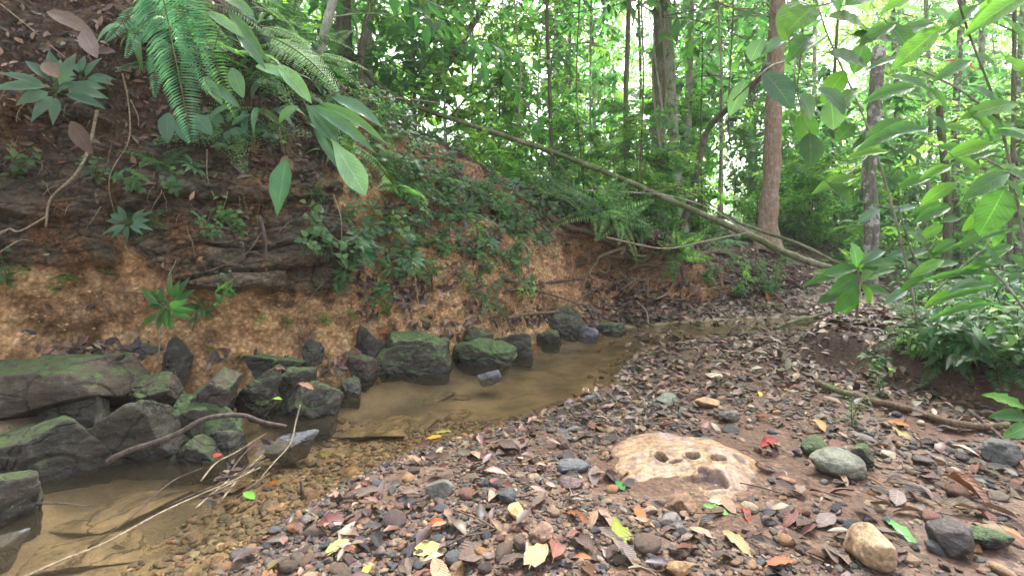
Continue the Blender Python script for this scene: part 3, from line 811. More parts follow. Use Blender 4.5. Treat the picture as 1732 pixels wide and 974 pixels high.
zs = t.n('ShaderNodeSeparateColor'); t.l(t.attr('col').outputs['Color'], zs.inputs[0])
n1 = t.noise(6, 6, 0.6); n2 = t.noise(50, 5, .7); st = t.noise(5, 5, .6, t.scale(t.obj(), (1, 2.2, 3)), 1.2)
c = t.ramp(st, [(0.32, (.11, .06, .035)), (0.43, (.22, .125, .06)), (0.52, (.29, .185, .098)), (0.6, (.17, .105, .075)), (0.72, (.26, .175, .115))])
c = t.mix(t.ramp(n1, [(.5, 0), (.62, .75)]), c, (.2, .14, .125))
c = t.mix(t.math('MULTIPLY', t.ramp(n1, [(.34, 1), (.42, 0)]), .6), c, (.2, .2, .16))
c = t.mix(1.0, c, t.ramp(n2, [(.38, .45), (.6, 1.15)]), 'MULTIPLY')
c = t.mix(t.ramp(t.math('ADD', zs.outputs[1], t.math('MULTIPLY', n1, .6)), [(1.28, 0), (1.45, .7)]), c, (.13, .075, .048))
c = t.mix(zs.outputs[0], c, (.075, .05, .05))
ro = t.mix(zs.outputs[0], (.5, .5, .5), (.12, .12, .12))
MAT['holed'] = t.done(t.pbr(c, ro, .3, t.bump(n2, .55, .007, t.bump(st, .5, .015))))
o = g.build('holed_rock', MAT['holed']); o.location = (cx, cy, -.014)
tag(o, 'flat tan sandstone rock with water-filled round holes on the gravel bar', 'rock')

# ------------------------------------------------------------------ named stones of the bar
def bar_stone(name, px, py, wpx, hpx, col, label, seed, soft=.3, planes=9, flat=.6, rz=0, mat='stone', depth=.9):
    l_, _ = hit(px, py + hpx * .35)
    Y = l_[1]; w = wpx * Y / F; h = hpx * Y / F * .8
    V, Fc = stone_verts(4, seed, planes, soft, 1, .05)
    V = V @ rotm(0, 0, R(rz)).T; lo, hi = V.min(0), V.max(0); V = (V - (lo + hi) / 2) / (hi - lo)
    V = V * np.array([w, w * depth, h]); V[:, 2] += h * .32
    V = V * (1 + .05 * fbm(V + seed, 9 / w * .5, 5, seed)[:, None])
    g = G(); g.add(V, F3=Fc, c=np.array(col) * .8)
    o = g.build(name, MAT[mat]); o.location = l_
    return tag(o, label, 'stone')
bar_stone('round_stone', 1418, 780, 86, 56, (.17, .17, .12), 'rounded olive-grey stone with moss on its right side', 201, .7, 7, depth=.8)
bar_stone('moss_tuft_stone', 1380, 755, 44, 44, (.1, .12, .05), 'small stone tufted with moss behind the rounded olive stone', 202, .4, 8, mat='mossrock2')
bar_stone('moss_tuft_stone', 1456, 768, 36, 56, (.07, .12, .03), 'bright green moss-covered stone at the right of the rounded olive stone', 203, .3, 8, mat='mossrock2')
bar_stone('oblong_stone', 1470, 915, 62, 92, (.36, .24, .14), 'large oblong tan stone half buried near the bottom edge', 204, .6, 7, depth=1.5)
bar_stone('tapered_stone', 1612, 905, 62, 74, (.085, .065, .062), 'dark purplish tapered stone near the lower right corner', 205, .35, 7, depth=1.0)
bar_stone('mossy_stone', 1668, 905, 72, 44, (.1, .12, .05), 'low stone with green moss beside the dark tapered stone', 206, .3, 8, mat='mossrock2', depth=.7)
bar_stone('grey_rock', 745, 822, 50, 38, (.17, .16, .135), 'grey triangular flat stone lying on the pebbles left of centre', 207, .05, 6, depth=.7)
bar_stone('blue_grey_stone', 970, 786, 58, 30, (.11, .12, .13), 'blue-grey smooth stone just left of the holed rock', 208, .4, 7, depth=.7)
bar_stone('orange_stone', 872, 862, 30, 32, (.5, .27, .10), 'small knobbly orange stone among the grey pebbles', 209, .2, 8)
bar_stone('brown_stone', 915, 898, 42, 46, (.23, .13, .085), 'chunky reddish brown stone below the orange one', 210, .2, 8)
bar_stone('brown_block', 1153, 846, 52, 36, (.27, .15, .08), 'rough brown block against the front of the holed rock', 211, .05, 7)
bar_stone('purple_pebble', 965, 812, 44, 22, (.13, .075, .07), 'flat purple-brown stone below the blue-grey one', 212, .4, 7)
bar_stone('orange_brown_stone', 1150, 955, 48, 42, (.36, .2, .09), 'orange-brown block at the bottom edge of the picture', 213, .1, 7)
bar_stone('dark_stone', 855, 835, 36, 26, (.05, .055, .06), 'dark rounded stone between the triangular and the blue-grey stones', 214, .5, 7)
bar_stone('pale_stone', 1208, 635, 28, 14, (.5, .4, .28), 'pale cream stone among the far litter of the bar', 215, .5, 7)
bar_stone('grey_stone', 1233, 700, 34, 26, (.17, .14, .12), 'grey-brown angular stone behind the holed rock', 216, .1, 7)
bar_stone('tan_stone', 1195, 680, 44, 22, (.32, .19, .09), 'tan lumpy stone behind the holed rock', 217, .3, 7)
bar_stone('green_slab', 1130, 672, 44, 20, (.13, .15, .11), 'flat greenish stone at the far side of the holed rock', 218, .05, 6)
bar_stone('dark_rock', 1690, 760, 60, 46, (.09, .09, .08), 'dark grey stone below the end of the long branch on the right', 219, .1, 7)
bar_stone('wedge_stone', 1565, 778, 40, 20, (.09, .07, .065), 'dark flat wedge stone right of the rounded olive stone', 220, .1, 7)
bar_stone('square_stone', 1331, 866, 27, 32, (.09, .055, .05), 'small dark squarish stone on bare soil in front of the rounded olive stone', 221, .05, 7)
bar_stone('long_grey_stone', 1135, 880, 40, 34, (.2, .17, .15), 'angular pale brown chip in front of the holed rock', 222, .0, 6)

# ------------------------------------------------------------------ 300 pebbles + gravel
PEB = []
pcn = [('slate grey', (.085, .09, .095)), ('dark grey', (.045, .046, .05)), ('brown', (.13, .085, .06)), ('purple-brown', (.085, .055, .052)), ('rusty orange', (.34, .18, .08)),
       ('tan', (.30, .21, .13)), ('cream', (.46, .37, .26)), ('reddish brown', (.17, .075, .05))]
shp = [('flat', dict(planes=8, soft=.25), .38), ('rounded', dict(planes=8, soft=.7), .62), ('angular', dict(planes=7, soft=.0), .6), ('oval', dict(planes=9, soft=.5), .5)]
for ci, (cn, cc) in enumerate(pcn):
    for si, (sn, kw, fl) in enumerate(shp):
        V, Fc = stone_verts(3, 300 + ci * 7 + si, **kw)
        asp = {'flat': .75, 'rounded': .9, 'angular': .8, 'oval': .6}[sn]
        g = G(); g.add(V * .5 * np.array([1, asp, fl]), F3=Fc, c=cc)
        PEB.append((cn, sn, g.mesh('pebble', MAT['stone']), fl))
def on_bar(px, py):
    Y = F * .93 / (py - HOR); X = (px - 866) * Y / F
    z, d, dt = gz(np.array([X]), np.array([Y]), True)
    return X, Y, float(z[0]), float(d[0]), float(dt[0])
def in_holed(X, Y): return ((X - cx) / a_) ** 2 + ((Y - cy) / b_) ** 2 < .86 + .3 * vnoise(np.stack([np.asarray(X, float) * 9, np.asarray(Y, float) * 9, np.asarray(X, float) * 0], -1), 5)
cnt = 0
occ = []
while cnt < 278:
    px = rs.uniform(380, 1732); py = 640 + 334 * rs.uniform(0, 1) ** .7
    X, Y, z, d, dt = on_bar(px, py)
    if d < -.03 or in_holed(X, Y) or dt > .0: continue
    if px > 1290 and rs.rand() < .45: continue
    s = rs.choice([.03, .04, .052, .068], p=[.34, .36, .22, .08]) * rs.uniform(.85, 1.2) * (1 + .12 * max(Y - 2, 0))
    if any((X - a) ** 2 + (Y - b) ** 2 < ((s + c) * .45) ** 2 for a, b, c in occ): continue
    occ.append((X, Y, s))
    w = [.2, .14, .16, .14, .1, .12, .06, .08]
    ci = rs.choice(8, p=w); si = rs.randint(4)
    cn, sn, me, fl = PEB[ci * 4 + si]
    o = bpy.data.objects.new('pebble', me); COL.objects.link(o)
    o.location = (X, Y, z + s * fl * .28); o.scale = (s, s, s)
    o.rotation_euler = (rs.uniform(-.3, .3), rs.uniform(-.3, .3), rs.uniform(0, 6.28))
    reg(o, ('small ' if s < .032 else 'large ' if s > .048 else '') + sn + ' ' + cn, 'pebble', 'pebble', 'loose pebbles on the gravel bar', 'bar')
    cnt += 1

def gravel(n, xr, yr, smin, smax, keep, name, label, dens_y=1.0):
    g = G(); r = np.random.RandomState(5)
    X = r.uniform(*xr, n); Y = yr[0] + (yr[1] - yr[0]) * r.uniform(0, 1, n) ** dens_y
    z, d, dt = gz(X, Y, True)
    k = keep(X, Y, d, dt, r)
    X, Y, z, d = X[k], Y[k], z[k], d[k]; n = len(X)
    s = smin * (smax / smin) ** (r.uniform(0, 1, n) ** 1.6)
    c = pal(STONE, n, .3)
    c = np.where((d < -.02)[:, None], c * .75 + np.array([.16, .115, .07]) * .5, c * .76)
    for v in range(10):
        ii = np.arange(v, n, 10)
        V, Fc = stone_verts(1 if smax < .03 else 2, 700 + v, 8, [.1, .4, .7][v % 3], 1, .03)
        m = len(V)
        sc = (s[ii] * np.where(d[ii] < -.1, 1.5, 1))[:, None] * np.stack([np.ones(len(ii)), r.uniform(.6, 1, len(ii)), r.uniform(.3, .65, len(ii))], -1) * .5
        W = V[None] * sc[:, None, :]
        th = r.uniform(0, 6.28, len(ii)); ti = r.normal(0, .25, len(ii))
        x = W[..., 0] * np.cos(th)[:, None] - W[..., 1] * np.sin(th)[:, None]
        y = W[..., 0] * np.sin(th)[:, None] + W[..., 1] * np.cos(th)[:, None]
        zz = W[..., 2] + x * ti[:, None]
        A = np.stack([x + X[ii][:, None], y + Y[ii][:, None], zz + (z[ii] + s[ii] * .10)[:, None]], -1)
        FF = (Fc[None] + (np.arange(len(ii)) * m)[:, None, None]).reshape(-1, 3)
        g.add(A.reshape(-1, 3), F3=FF, c=np.repeat(c[ii], m, 0))
    return tag(g.build(name, MAT['stone']), label, kind='stuff')
clus = lambda X, Y: vnoise(np.stack([X * 2.6, Y * 2.6, X * 0], -1), 88)
gravel(40000, (-1.3, 2.5), (1.05, 3.0), .009, .032, lambda X, Y, d, dt, r: (d > -1.3) & (dt < .05) & ~in_holed(X, Y) & (r.rand(len(X)) < np.where(X > .95, .34, .95) * (.12 + .88 * sstep(-.45, .1, clus(X, Y))) * np.where(d < -.1, .6 * np.exp(np.minimum(d + .1, 0) * .9), 1)), 'gravel', 'fine mixed gravel spread over the near part of the creek bar', 1.1)
gravel(2600, (-1.0, 3.2), (1.1, 4.2), .03, .065, lambda X, Y, d, dt, r: (d > -.25) & (dt < .1) & ~in_holed(X, Y) & (r.rand(len(X)) < np.where(clus(X, Y) > .0, .55, .08)), 'small_stones', 'small mixed stones strewn over the creek bar', 1.0)
gravel(1500, (.8, 4.8), (4.4, 6.4), .03, .09, lambda X, Y, d, dt, r: (d < .05) & (d > -1.1) & (r.rand(len(X)) < np.where(clus(X * 1.5, Y) > .2, .3, .03)), 'riffle_stones', 'wet stones in the riffle at the bend', 1.0)
gravel(11000, (-1.0, 4.4), (2.4, 6.0), .012, .045, lambda X, Y, d, dt, r: (d > -.2) & (dt < .1) & ~in_holed(X, Y) & (r.rand(len(X)) < .6), 'coarse_gravel', 'coarser gravel over the far part of the creek bar', 1.0)

# crumbs of soil lying loose on the bank face
sel = np.argwhere((rock < .4) & (hum < .8) & (topd == 0) & (tfrac < .9) & (BV[..., 2] > .02) & (BV[..., 0] > -3.6) & (BV[..., 0] < 3.2))
w_ = np.where(tfrac[sel[:, 0], 0] < .5, 1.0, .4); sel = sel[rs.choice(len(sel), 10000, p=w_ / w_.sum())]
g = G()
pos = BV[sel[:, 0], sel[:, 1]]; sz = .006 * 4.5 ** (rs.rand(len(pos)) ** 2.2)
rd = np.clip(redz, 0, 1)[sel[:, 0], sel[:, 1]][:, None]
cc = (pal([(.34, .19, .09), (.42, .25, .125), (.28, .155, .075), (.37, .22, .105)], len(pos), .15)) * (1 - rd) + pal([(.3, .14, .07), (.2, .08, .045)], len(pos), .3) * rd
for v in range(8):
    ii = np.arange(v, len(pos), 8); V, Fc = stone_verts(1, 900 + v, 7, .2, 1, .08); m = len(V)
    W = V[None] * (sz[ii][:, None] * np.stack([np.ones(len(ii)), rs.uniform(.7, 1, len(ii)), rs.uniform(.5, .9, len(ii))], -1) * .5)[:, None, :]
    th = rs.uniform(0, 6.28, len(ii)); x = W[..., 0] * np.cos(th)[:, None] - W[..., 1] * np.sin(th)[:, None]; y = W[..., 0] * np.sin(th)[:, None] + W[..., 1] * np.cos(th)[:, None]
    A = np.stack([x, y, W[..., 2]], -1) + pos[ii][:, None, :]
    g.add(A.reshape(-1, 3), F3=(Fc[None] + (np.arange(len(ii)) * m)[:, None, None]).reshape(-1, 3), c=np.repeat(cc[ii], m, 0))
t = NT('soil_crumb'); c = t.mix(1.0, t.attr('col').outputs['Color'], t.ramp(t.noise(70, 4, .7), [(.3, .6), (.65, 1.15)]), 'MULTIPLY')
tag(g.build('soil_crumbs', t.done(t.pbr(c, .9, .15, t.bump(t.noise(90, 4, .7), .7, .006)))), 'loose crumbs and clods of orange soil on the bank face', kind='stuff')

# ------------------------------------------------------------------ fallen leaves
TPL_LOW = leaf_tpl('ell', 2, .2, .3)
TPL_LOWL = leaf_tpl('lance', 2, .2, .3)
def fallen(px0, py0, px1, py1, wpx, col, label, kind='ell', lift=.012, droop=.3, curl=0.0, fold=.2, mat='deadleaf', up=(0, -.25, 1), zb=None, name='fallen_leaf', wave=.03):
    if zb is None:
        a, _ = hit(px0, py0); b, _ = hit(px1, py1)
    else:
        Ya = F * (CAMZ - zb) / (py0 - HOR); Yb = F * (CAMZ - zb) / (py1 - HOR)
        a, b = P(px0, py0, Ya), P(px1, py1, Yb)
    b = a + (b - a) * min(1, .22 / max(np.linalg.norm(b - a), 1e-3))
    a = a + np.array([0, 0, lift]); b = b + np.array([0, 0, lift * 1.5])
    L = np.linalg.norm(b - a); W = wpx * a[1] / F
    g = G()
    t_ = leaf_tpl(kind, 10, fold, droop, wave, curl)
    put(g, t_, np.zeros((1, 3)), nrm(b - a), np.array(up, float), L * 1.03, W, np.array(col))
    g.c = [q * .66 for q in g.c]; d = nrm(b - a)
    tube(g, [-d * L * .12 + np.array([0, 0, -.004]), np.zeros(3)], .0015, .0015, 5, 2, c=np.array(col) * .8)
    o = g.build(name, MAT[mat]); o.location = a
    return tag(o, label, 'leaf')
fallen(1036, 878, 1078, 968, 34, (.30, .36, .05), 'long yellow-green fallen leaf speckled with black, front centre', 'obov')
fallen(1498, 884, 1562, 932, 20, (.10, .30, .07), 'fresh green pointed leaf lying on soil beside the oblong tan stone', 'lance', mat='glossleaf')
fallen(1506, 725, 1556, 758, 17, (.55, .42, .16), 'pale yellow leaf leaning on the litter behind the rounded olive stone', 'obov')
fallen(1222, 908, 1272, 945, 22, (.5, .32, .16), 'pale orange ribbed leaf below the small green one', 'ell', lift=.02)
fallen(1188, 860, 1235, 872, 14, (.12, .32, .07), 'small bright green leaf in front of the holed rock', 'ell', mat='glossleaf')
fallen(1075, 862, 1090, 886, 18, (.5, .14, .05), 'small red-orange pointed leaf above the speckled yellow-green one', 'ell')
fallen(1258, 858, 1268, 884, 12, (.42, .09, .04), 'narrow red leaf standing in the soil right of the holed rock', 'ell')
fallen(1286, 768, 1318, 756, 22, (.42, .05, .03), 'curled bright red leaf right of the holed rock', 'ell', lift=.03, curl=.5)
fallen(1198, 852, 1236, 858, 14, (.42, .38, .24), 'pale beige leaf just above the small bright green one', 'ell')
fallen(706, 938, 764, 930, 30, (.5, .5, .14), 'pale yellow lobed leaf on dark gravel at the bottom left of the bar', 'heart')
fallen(592, 918, 545, 942, 20, (.36, .38, .14), 'long yellow-green mottled leaf near the pebbly waterline', 'ell')
fallen(535, 905, 584, 892, 28, (.28, .11, .11), 'pink folded leaf at the waterline, bottom left', 'ell', curl=.6, lift=.03)
fallen(726, 896, 748, 890, 12, (.5, .12, .03), 'small orange leaf scrap above the pale lobed leaf', 'ell', lift=.02)
fallen(898, 972, 926, 930, 40, (.36, .23, .13), 'pale tan broad leaf standing at the bottom edge', 'heart', lift=.03)
fallen(958, 872, 1000, 892, 16, (.32, .14, .07), 'reddish brown folded leaf left of the speckled yellow-green one', 'ell', curl=.5)
fallen(1042, 818, 1056, 832, 14, (.08, .26, .06), 'tiny fresh green leaf near the front of the holed rock', 'ell', mat='glossleaf')
fallen(1298, 968, 1345, 955, 16, (.48, .15, .07), 'orange-red leaf at the very bottom right of centre', 'ell', lift=.02)
fallen(1596, 812, 1690, 862, 26, (.26, .13, .09), 'long brown rolled leaf at the right edge of the bar', 'lance', curl=.7, lift=.02)
fallen(1690, 895, 1732, 918, 18, (.42, .2, .09), 'orange-brown leaf at the right edge beside mossy stone', 'ell')
fallen(1585, 862, 1700, 872, 20, (.22, .18, .13), 'grey-brown strip of dead frond above the dark tapered stone', 'lance', curl=.3, lift=.02)
fallen(1700, 618, 1745, 614, 14, (.6, .5, .2), 'pale yellow leaf on the dark soil at the right edge', 'ell')
fallen(1182, 742, 1212, 754, 22, (.2, .22, .2), 'grey-green leaf stuck to the back of the holed rock', 'ell', lift=.006)
fallen(880, 768, 806, 752, 26, (.26, .18, .15), 'large dry brown lobed leaf left of the holed rock', 'ell', curl=.2, lift=.02)
fallen(880, 768, 884, 738, 26, (.27, .2, .17), 'pale mauve dry leaf lobe left of the holed rock', 'ell', lift=.02)
fallen(870, 770, 824, 740, 22, (.2, .13, .11), 'dark dry leaf lobe at the back of the dry leaf cluster', 'ell', lift=.02)
fallen(722, 742, 748, 736, 10, (.62, .3, .02), 'orange floating leaf at the edge of the pool', 'ell', zb=.003, lift=.002, droop=.05, fold=.05)
fallen(735, 732, 766, 728, 7, (.42, .42, .04), 'yellow-green floating leaf beside the orange one', 'lance', zb=.003, lift=.002, droop=.05, fold=.05)
fallen(824, 730, 850, 729, 6, (.16, .3, .05), 'green leaf floating near the middle of the shore', 'lance', zb=.003, lift=.002, droop=.05, fold=.05)
fallen(562, 770, 540, 768, 10, (.3, .3, .05), 'olive yellow leaf under the water beside the slate slab', 'ell', zb=-.04, lift=.002, droop=.05)
fallen(455, 822, 470, 812, 14, (.45, .14, .03), 'orange leaf sunk in the shallow water', 'ell', zb=-.03, lift=.002, droop=.05)
fallen(412, 838, 430, 846, 14, (.15, .42, .04), 'round bright green leaf in the twig jam', 'ell', zb=.03)
fallen(362, 778, 375, 770, 12, (.75, .06, .03), 'small vivid red leaf beside the smooth green-grey rock', 'ell', zb=.06, up=(0, -1, .4))
fallen(976, 686, 1002, 684, 12, (.42, .28, .2), 'pale brown leaf floating near the hollow pod', 'ell', zb=.003, lift=.003)
fallen(484, 630, 452, 622, 12, (.27, .15, .11), 'dry pinkish leaf on the green leaning slab', 'ell', zb=.3)
fallen(640, 552, 648, 568, 16, (.48, .2, .07), 'orange leaf stuck on the tilted diamond rock', 'ell', zb=.3, up=(0, -1, .3))
fallen(232, 568, 222, 545, 20, (.5, .38, .24), 'pale tan leaf standing against the orange soil', 'heart', up=(0, -1, .3))
fallen(38, 562, 60, 580, 16, (.08, .08, .13), 'dark bluish leaf lying on the orange soil at the far left', 'ell', up=(0, -1, .6))
fallen(462, 674, 478, 672, 9, (.2, .4, .05), 'small green leaf on the wet top of the wedge boulder', 'ell', zb=.22, lift=.0)
fallen(505, 648, 530, 652, 12, (.4, .22, .14), 'tan leaf at the back of the wedge boulder', 'ell', zb=.26, lift=.0)

DL = []
dcn = [('dark brown', (.075, .048, .04)), ('grey-brown', (.12, .088, .07)), ('mauve grey', (.14, .108, .10)), ('reddish brown', (.14, .06, .045)), ('tan', (.25, .16, .10)),
       ('black wet', (.035, .03, .03)), ('pale', (.22, .15, .105)), ('yellow', (.42, .36, .06)), ('rust orange', (.36, .14, .05))]
for ci, (cn, cc) in enumerate(dcn):
    for si, (sn, kd, fo, cu, dr) in enumerate([('flat', 'ell', .12, 0, .15), ('folded', 'ell', .3, .2, .15), ('curled', 'obov', .3, .3, .5), ('narrow', 'lance', .2, .2, .3)]):
        g = G(); put(g, leaf_tpl(kd, 6, fo, dr, .03, cu), np.array([[0, -.5, 0]]), np.array([0, 1., 0]), np.array([0, 0, 1.]), 1.0, .45 if sn != 'narrow' else .28, np.array(cc))
        tube(g, [(0, -.68, -.02), (0, -.5, 0)], .008, .008, 4, 2, c=cc)
        DL.append((cn, sn, g.mesh('fallen_leaf', MAT['deadleaf'])))
cnt = 0
while cnt < 195:
    px = rs.uniform(560, 1740); py = 560 + 414 * rs.uniform(0, 1) ** .85
    X, Y, z, d, dt = on_bar(px, py)
    if d < .02 or in_holed(X, Y): continue
    if (px < 1000 and py > 760) and rs.rand() < .3: continue
    L = rs.uniform(.055, .12) * (1 + .1 * max(Y - 2, 0))
    w = np.array([.22, .18, .14, .13, .1, .14, .05, .012, .02]); ci = rs.choice(9, p=w / w.sum()); si = rs.randint(4)
    cn, sn, me = DL[ci * 4 + si]
    o = bpy.data.objects.new('fallen_leaf', me); COL.objects.link(o)
    o.location = (X, Y, float(gz(X, Y)) + .016 + .01 * rs.rand()); o.scale = (L, L, L)
    o.rotation_euler = (rs.normal(0, .16), rs.normal(0, .25), rs.uniform(0, 6.28))
    reg(o, sn + ' ' + cn, 'fallen leaf', 'leaf', 'dead leaves on the creek bar', 'bar'); cnt += 1

def align(nv, yaw):
    q = Vector(nv).to_track_quat('Z', 'Y')
    from mathutils import Quaternion
    return (q @ Quaternion((0, 0, 1), yaw)).to_euler()

# dead leaves lodged on the bank (individuals) - clusters seen in the photograph
cnt = 0
spots = [(400, 500, 230, 300, 24), (150, 200, 40, 90, 4), (640, 760, 380, 560, 18), (780, 900, 300, 520, 18), (1000, 1120, 525, 545, 10), (1130, 1400, 460, 520, 14)]
for x0, x1, y0, y1, k in spots:
    for _ in range(k):
        px, py = rs.uniform(x0, x1), rs.uniform(y0, y1)
        l_, n_ = hit(px, py)
        if l_ is None: continue
        pale = y0 < 240
        ci = rs.choice([4, 6, 2, 1]) if pale else rs.choice([0, 1, 2, 3, 5, 8])
        cn, sn, me = DL[ci * 4 + rs.randint(4)]
        o = bpy.data.objects.new('fallen_leaf', me); COL.objects.link(o)
        L = rs.uniform(.07, .13) * l_[1] / 3.2
        o.location = l_ + n_ * .02; o.scale = (L, L, L)
        o.rotation_euler = align(nrm(n_ + rs.normal(0, .4, 3)), rs.uniform(0, 6.28))
        reg(o, sn + ' ' + cn, 'dead leaf', 'leaf', 'dead leaves caught on the bank', 'bank'); cnt += 1

# litter too plentiful to count
def litter(name, label, n, fn, smin, smax, pals=DEAD):
    g = G(); loc, nn = fn(n); n = len(loc)
    nn = nrm(nn + rs.normal(0, .33, (n, 3)))
    d = nrm(np.cross(nn, rs.normal(0, 1, (n, 3))))
    L = rs.uniform(smin, smax, n)
    c = pal(pals, n, .4)
    for k, tp in enumerate([leaf_tpl('ell', 3, .15, .12, .02, .1), leaf_tpl('obov', 3, .25, .15, .02, .25), leaf_tpl('lance', 3, .2, .5)]):
        i = np.arange(k, n, 3)
        put(g, tp, loc[i] + nn[i] * .008, d[i], nn[i], L[i], L[i] * rs.uniform(.35, .55, len(i)), c[i])
    return tag(g.build(name, MAT['litter']), label, kind='stuff')
def bar_pts(n):
    X = rs.uniform(-1, 4.6, n); Y = 1.2 + 5.4 * rs.uniform(0, 1, n) ** .75
    z, d, dt = gz(X, Y, True)
    cl = clus(X, Y)
    k = (d > .03) & ~in_holed(X, Y) & (rs.rand(n) < np.clip(.16 + .36 * sstep(2.0, 3.2, Y) + .35 * (dt > 0) + .3 * (cl > .2) - .10 * (X > 1.1) * (cl < .1), 0, 1))
    X, Y, z = X[k], Y[k], z[k]
    return np.stack([X, Y, z + .012], -1), np.tile([0, 0, 1.], (len(X), 1))
litter('leaf_litter', 'dark wet leaf litter over the creek bar', 24000, bar_pts, .025, .10)
def far_pts(n):
    px = rs.uniform(980, 1732, n); py = rs.uniform(405, 560, n); A, B_ = [], []
    for a, b in zip(px, py):
        l_, n_ = hit(a, b)
        if l_ is None or l_[2] < .015 or l_[1] > 16 or n_[2] < .55: continue
        A.append(l_); B_.append(n_)
    return np.array(A), np.array(B_)
litter('leaf_litter', 'brown leaf litter over the wooded ground past the bend', 9000, far_pts, .06, .13)
def bank_pts(n):
    px = rs.uniform(0, 1150, n); py = rs.uniform(0, 520, n); A, B_ = [], []
    for a, b in zip(px, py):
        top = np.interp(a, [0, 300, 600, 850, 1150], [300, 230, 330, 420, 450])
        if b > top and rs.rand() > .13: continue
        l_, n_ = hit(a, b)
        if l_ is None or l_[1] > 12: continue
        A.append(l_); B_.append(n_)
    return np.array(A), np.array(B_)
litter('leaf_litter', 'dark leaf debris and crumbs caught on the upper bank', 4500, bank_pts, .025, .075)
def base_pts(n):
    px = rs.uniform(60, 1100, n); A, B_ = [], []
    for a in px:
        b = np.interp(a, [0, 300, 430, 600, 700, 860, 1100], [590, 600, 610, 620, 560, 545, 530]) + rs.normal(0, 9)
        if rs.rand() > (.9 if (560 < a < 660 or a > 740 or 120 < a < 220) else .25): continue
        l_, n_ = hit(a, b)
        if l_ is None: continue
        A.append(l_); B_.append(n_)
    return np.array(A), np.array(B_)
def lip_pts(n):
    A, B_ = [], []
    for a in rs.uniform(820, 1240, n):
        top = np.interp(a, [820, 930, 1050, 1180, 1240], [280, 328, 380, 420, 430])
        l_, n_ = hit(a, top + rs.uniform(-16, 26) )
        if l_ is None or l_[1] > 12: continue
        A.append(l_); B_.append(n_)
    return np.array(A), np.array(B_)
litter('leaf_litter', 'dark leaves matted on the lip above the red hollow', 2200, lip_pts, .04, .09)
def rif_pts(n):
    X = rs.uniform(.9, 4.6, n); Y = rs.uniform(4.4, 6.6, n); z, d, dt = gz(X, Y, True); cl = vnoise(np.stack([X * 3, Y * 3, X * 0], -1), 9)
    k = (d < .05) & (z > -.09) & (rs.rand(n) < np.where(z > .005, .8, .02 + .45 * (cl > .35)))
    return np.stack([X[k], Y[k], np.maximum(z[k], 0) + .006], -1), np.tile([0, 0, 1.], (k.sum(), 1))
litter('leaf_litter', 'sodden leaves caught in the riffle and on its far side', 5000, rif_pts, .04, .10)
def mid_pts(n):
    A, B_ = [], []
    C = [(rs.uniform(560, 930), rs.uniform(300, 540)) for _ in range(26)]
    for _ in range(n):
        c = C[rs.randint(26)]; l_, n_ = hit(c[0] + rs.normal(0, 9), c[1] + rs.normal(0, 16))
        if l_ is None or l_[1] > 12: continue
        A.append(l_); B_.append(n_)
    return np.array(A), np.array(B_)
litter('leaf_litter', 'dark clots of rotten leaves stuck to the middle of the soil face', 1500, mid_pts, .03, .08)
litter('leaf_litter', 'brown debris gathered behind the row of boulders', 1300, base_pts, .03, .09)

# ------------------------------------------------------------------ plants: prototypes
def frond(gl, gs, base, d, up, L, hw, npin, droop=.5, col=GREEN_M, bip=False, pw=.17, r=.003, taper='tri', side=None):
    """one pinnate frond: a curved midrib and rows of leaflets"""
    base = np.array(base, float); d = nrm(d); up = nrm(up)
    vs = np.linspace(0, 1, npin + 2)
    P_ = []; T_ = []; p = base.copy(); dd = d.copy()
    for k, v in enumerate(vs):
        P_.append(p.copy()); T_.append(dd.copy())
        dd = nrm(dd + np.array([0, 0, -droop * 1.6 / len(vs)])); p = p + dd * L / (len(vs) - 1)
    P_, T_ = np.array(P_), np.array(T_)
    tube(gs, P_[::max(1, len(P_) // 8)], r, r * .3, 5, 3, c=np.array(col[0]) * 1.2, cap=False)
    S = np.cross(T_, up); S = nrm(S); N = nrm(np.cross(S, T_))
    st = 2
    v = vs[st:]
    prof = (np.sin(np.pi * np.clip(v * .92 + .06, 0, 1)) ** .7) if taper == 'ell' else np.clip(1.06 - v, .04, 1) ** .75 * sstep(-.05, .2, v)
    for s in (-1, 1):
        loc = P_[st:]; dr = nrm(S[st:] * s + T_[st:] * .35 + N[st:] * .06 + rs.normal(0, .03, (len(v), 3)))
        l_ = hw * prof
        if not bip:
            put(gl, TPL_LOWL, loc, dr, N[st:], l_, np.maximum(L / npin * pw * 5, .002), pal(col, len(v), .2))
        else:
            for k in range(len(v)):
                m = max(3, int(l_[k] / (L / npin) * 2.0)); q = np.linspace(.08, 1, m)
                lp = loc[k] + dr[k] * (q * l_[k])[:, None] + np.array([0, 0, -1]) * (q ** 2 * l_[k] * .25)[:, None]
                s2 = nrm(np.cross(dr[k], N[st + k]))
                for w in (-1, 1):
                    put(gl, TPL_LOWL, lp, nrm(s2 * w + dr[k] * .55)[None], N[st + k][None], (L / npin * .85) * np.clip(1.1 - q, .15, 1), (L / npin) * .42, pal(col, m, .2))

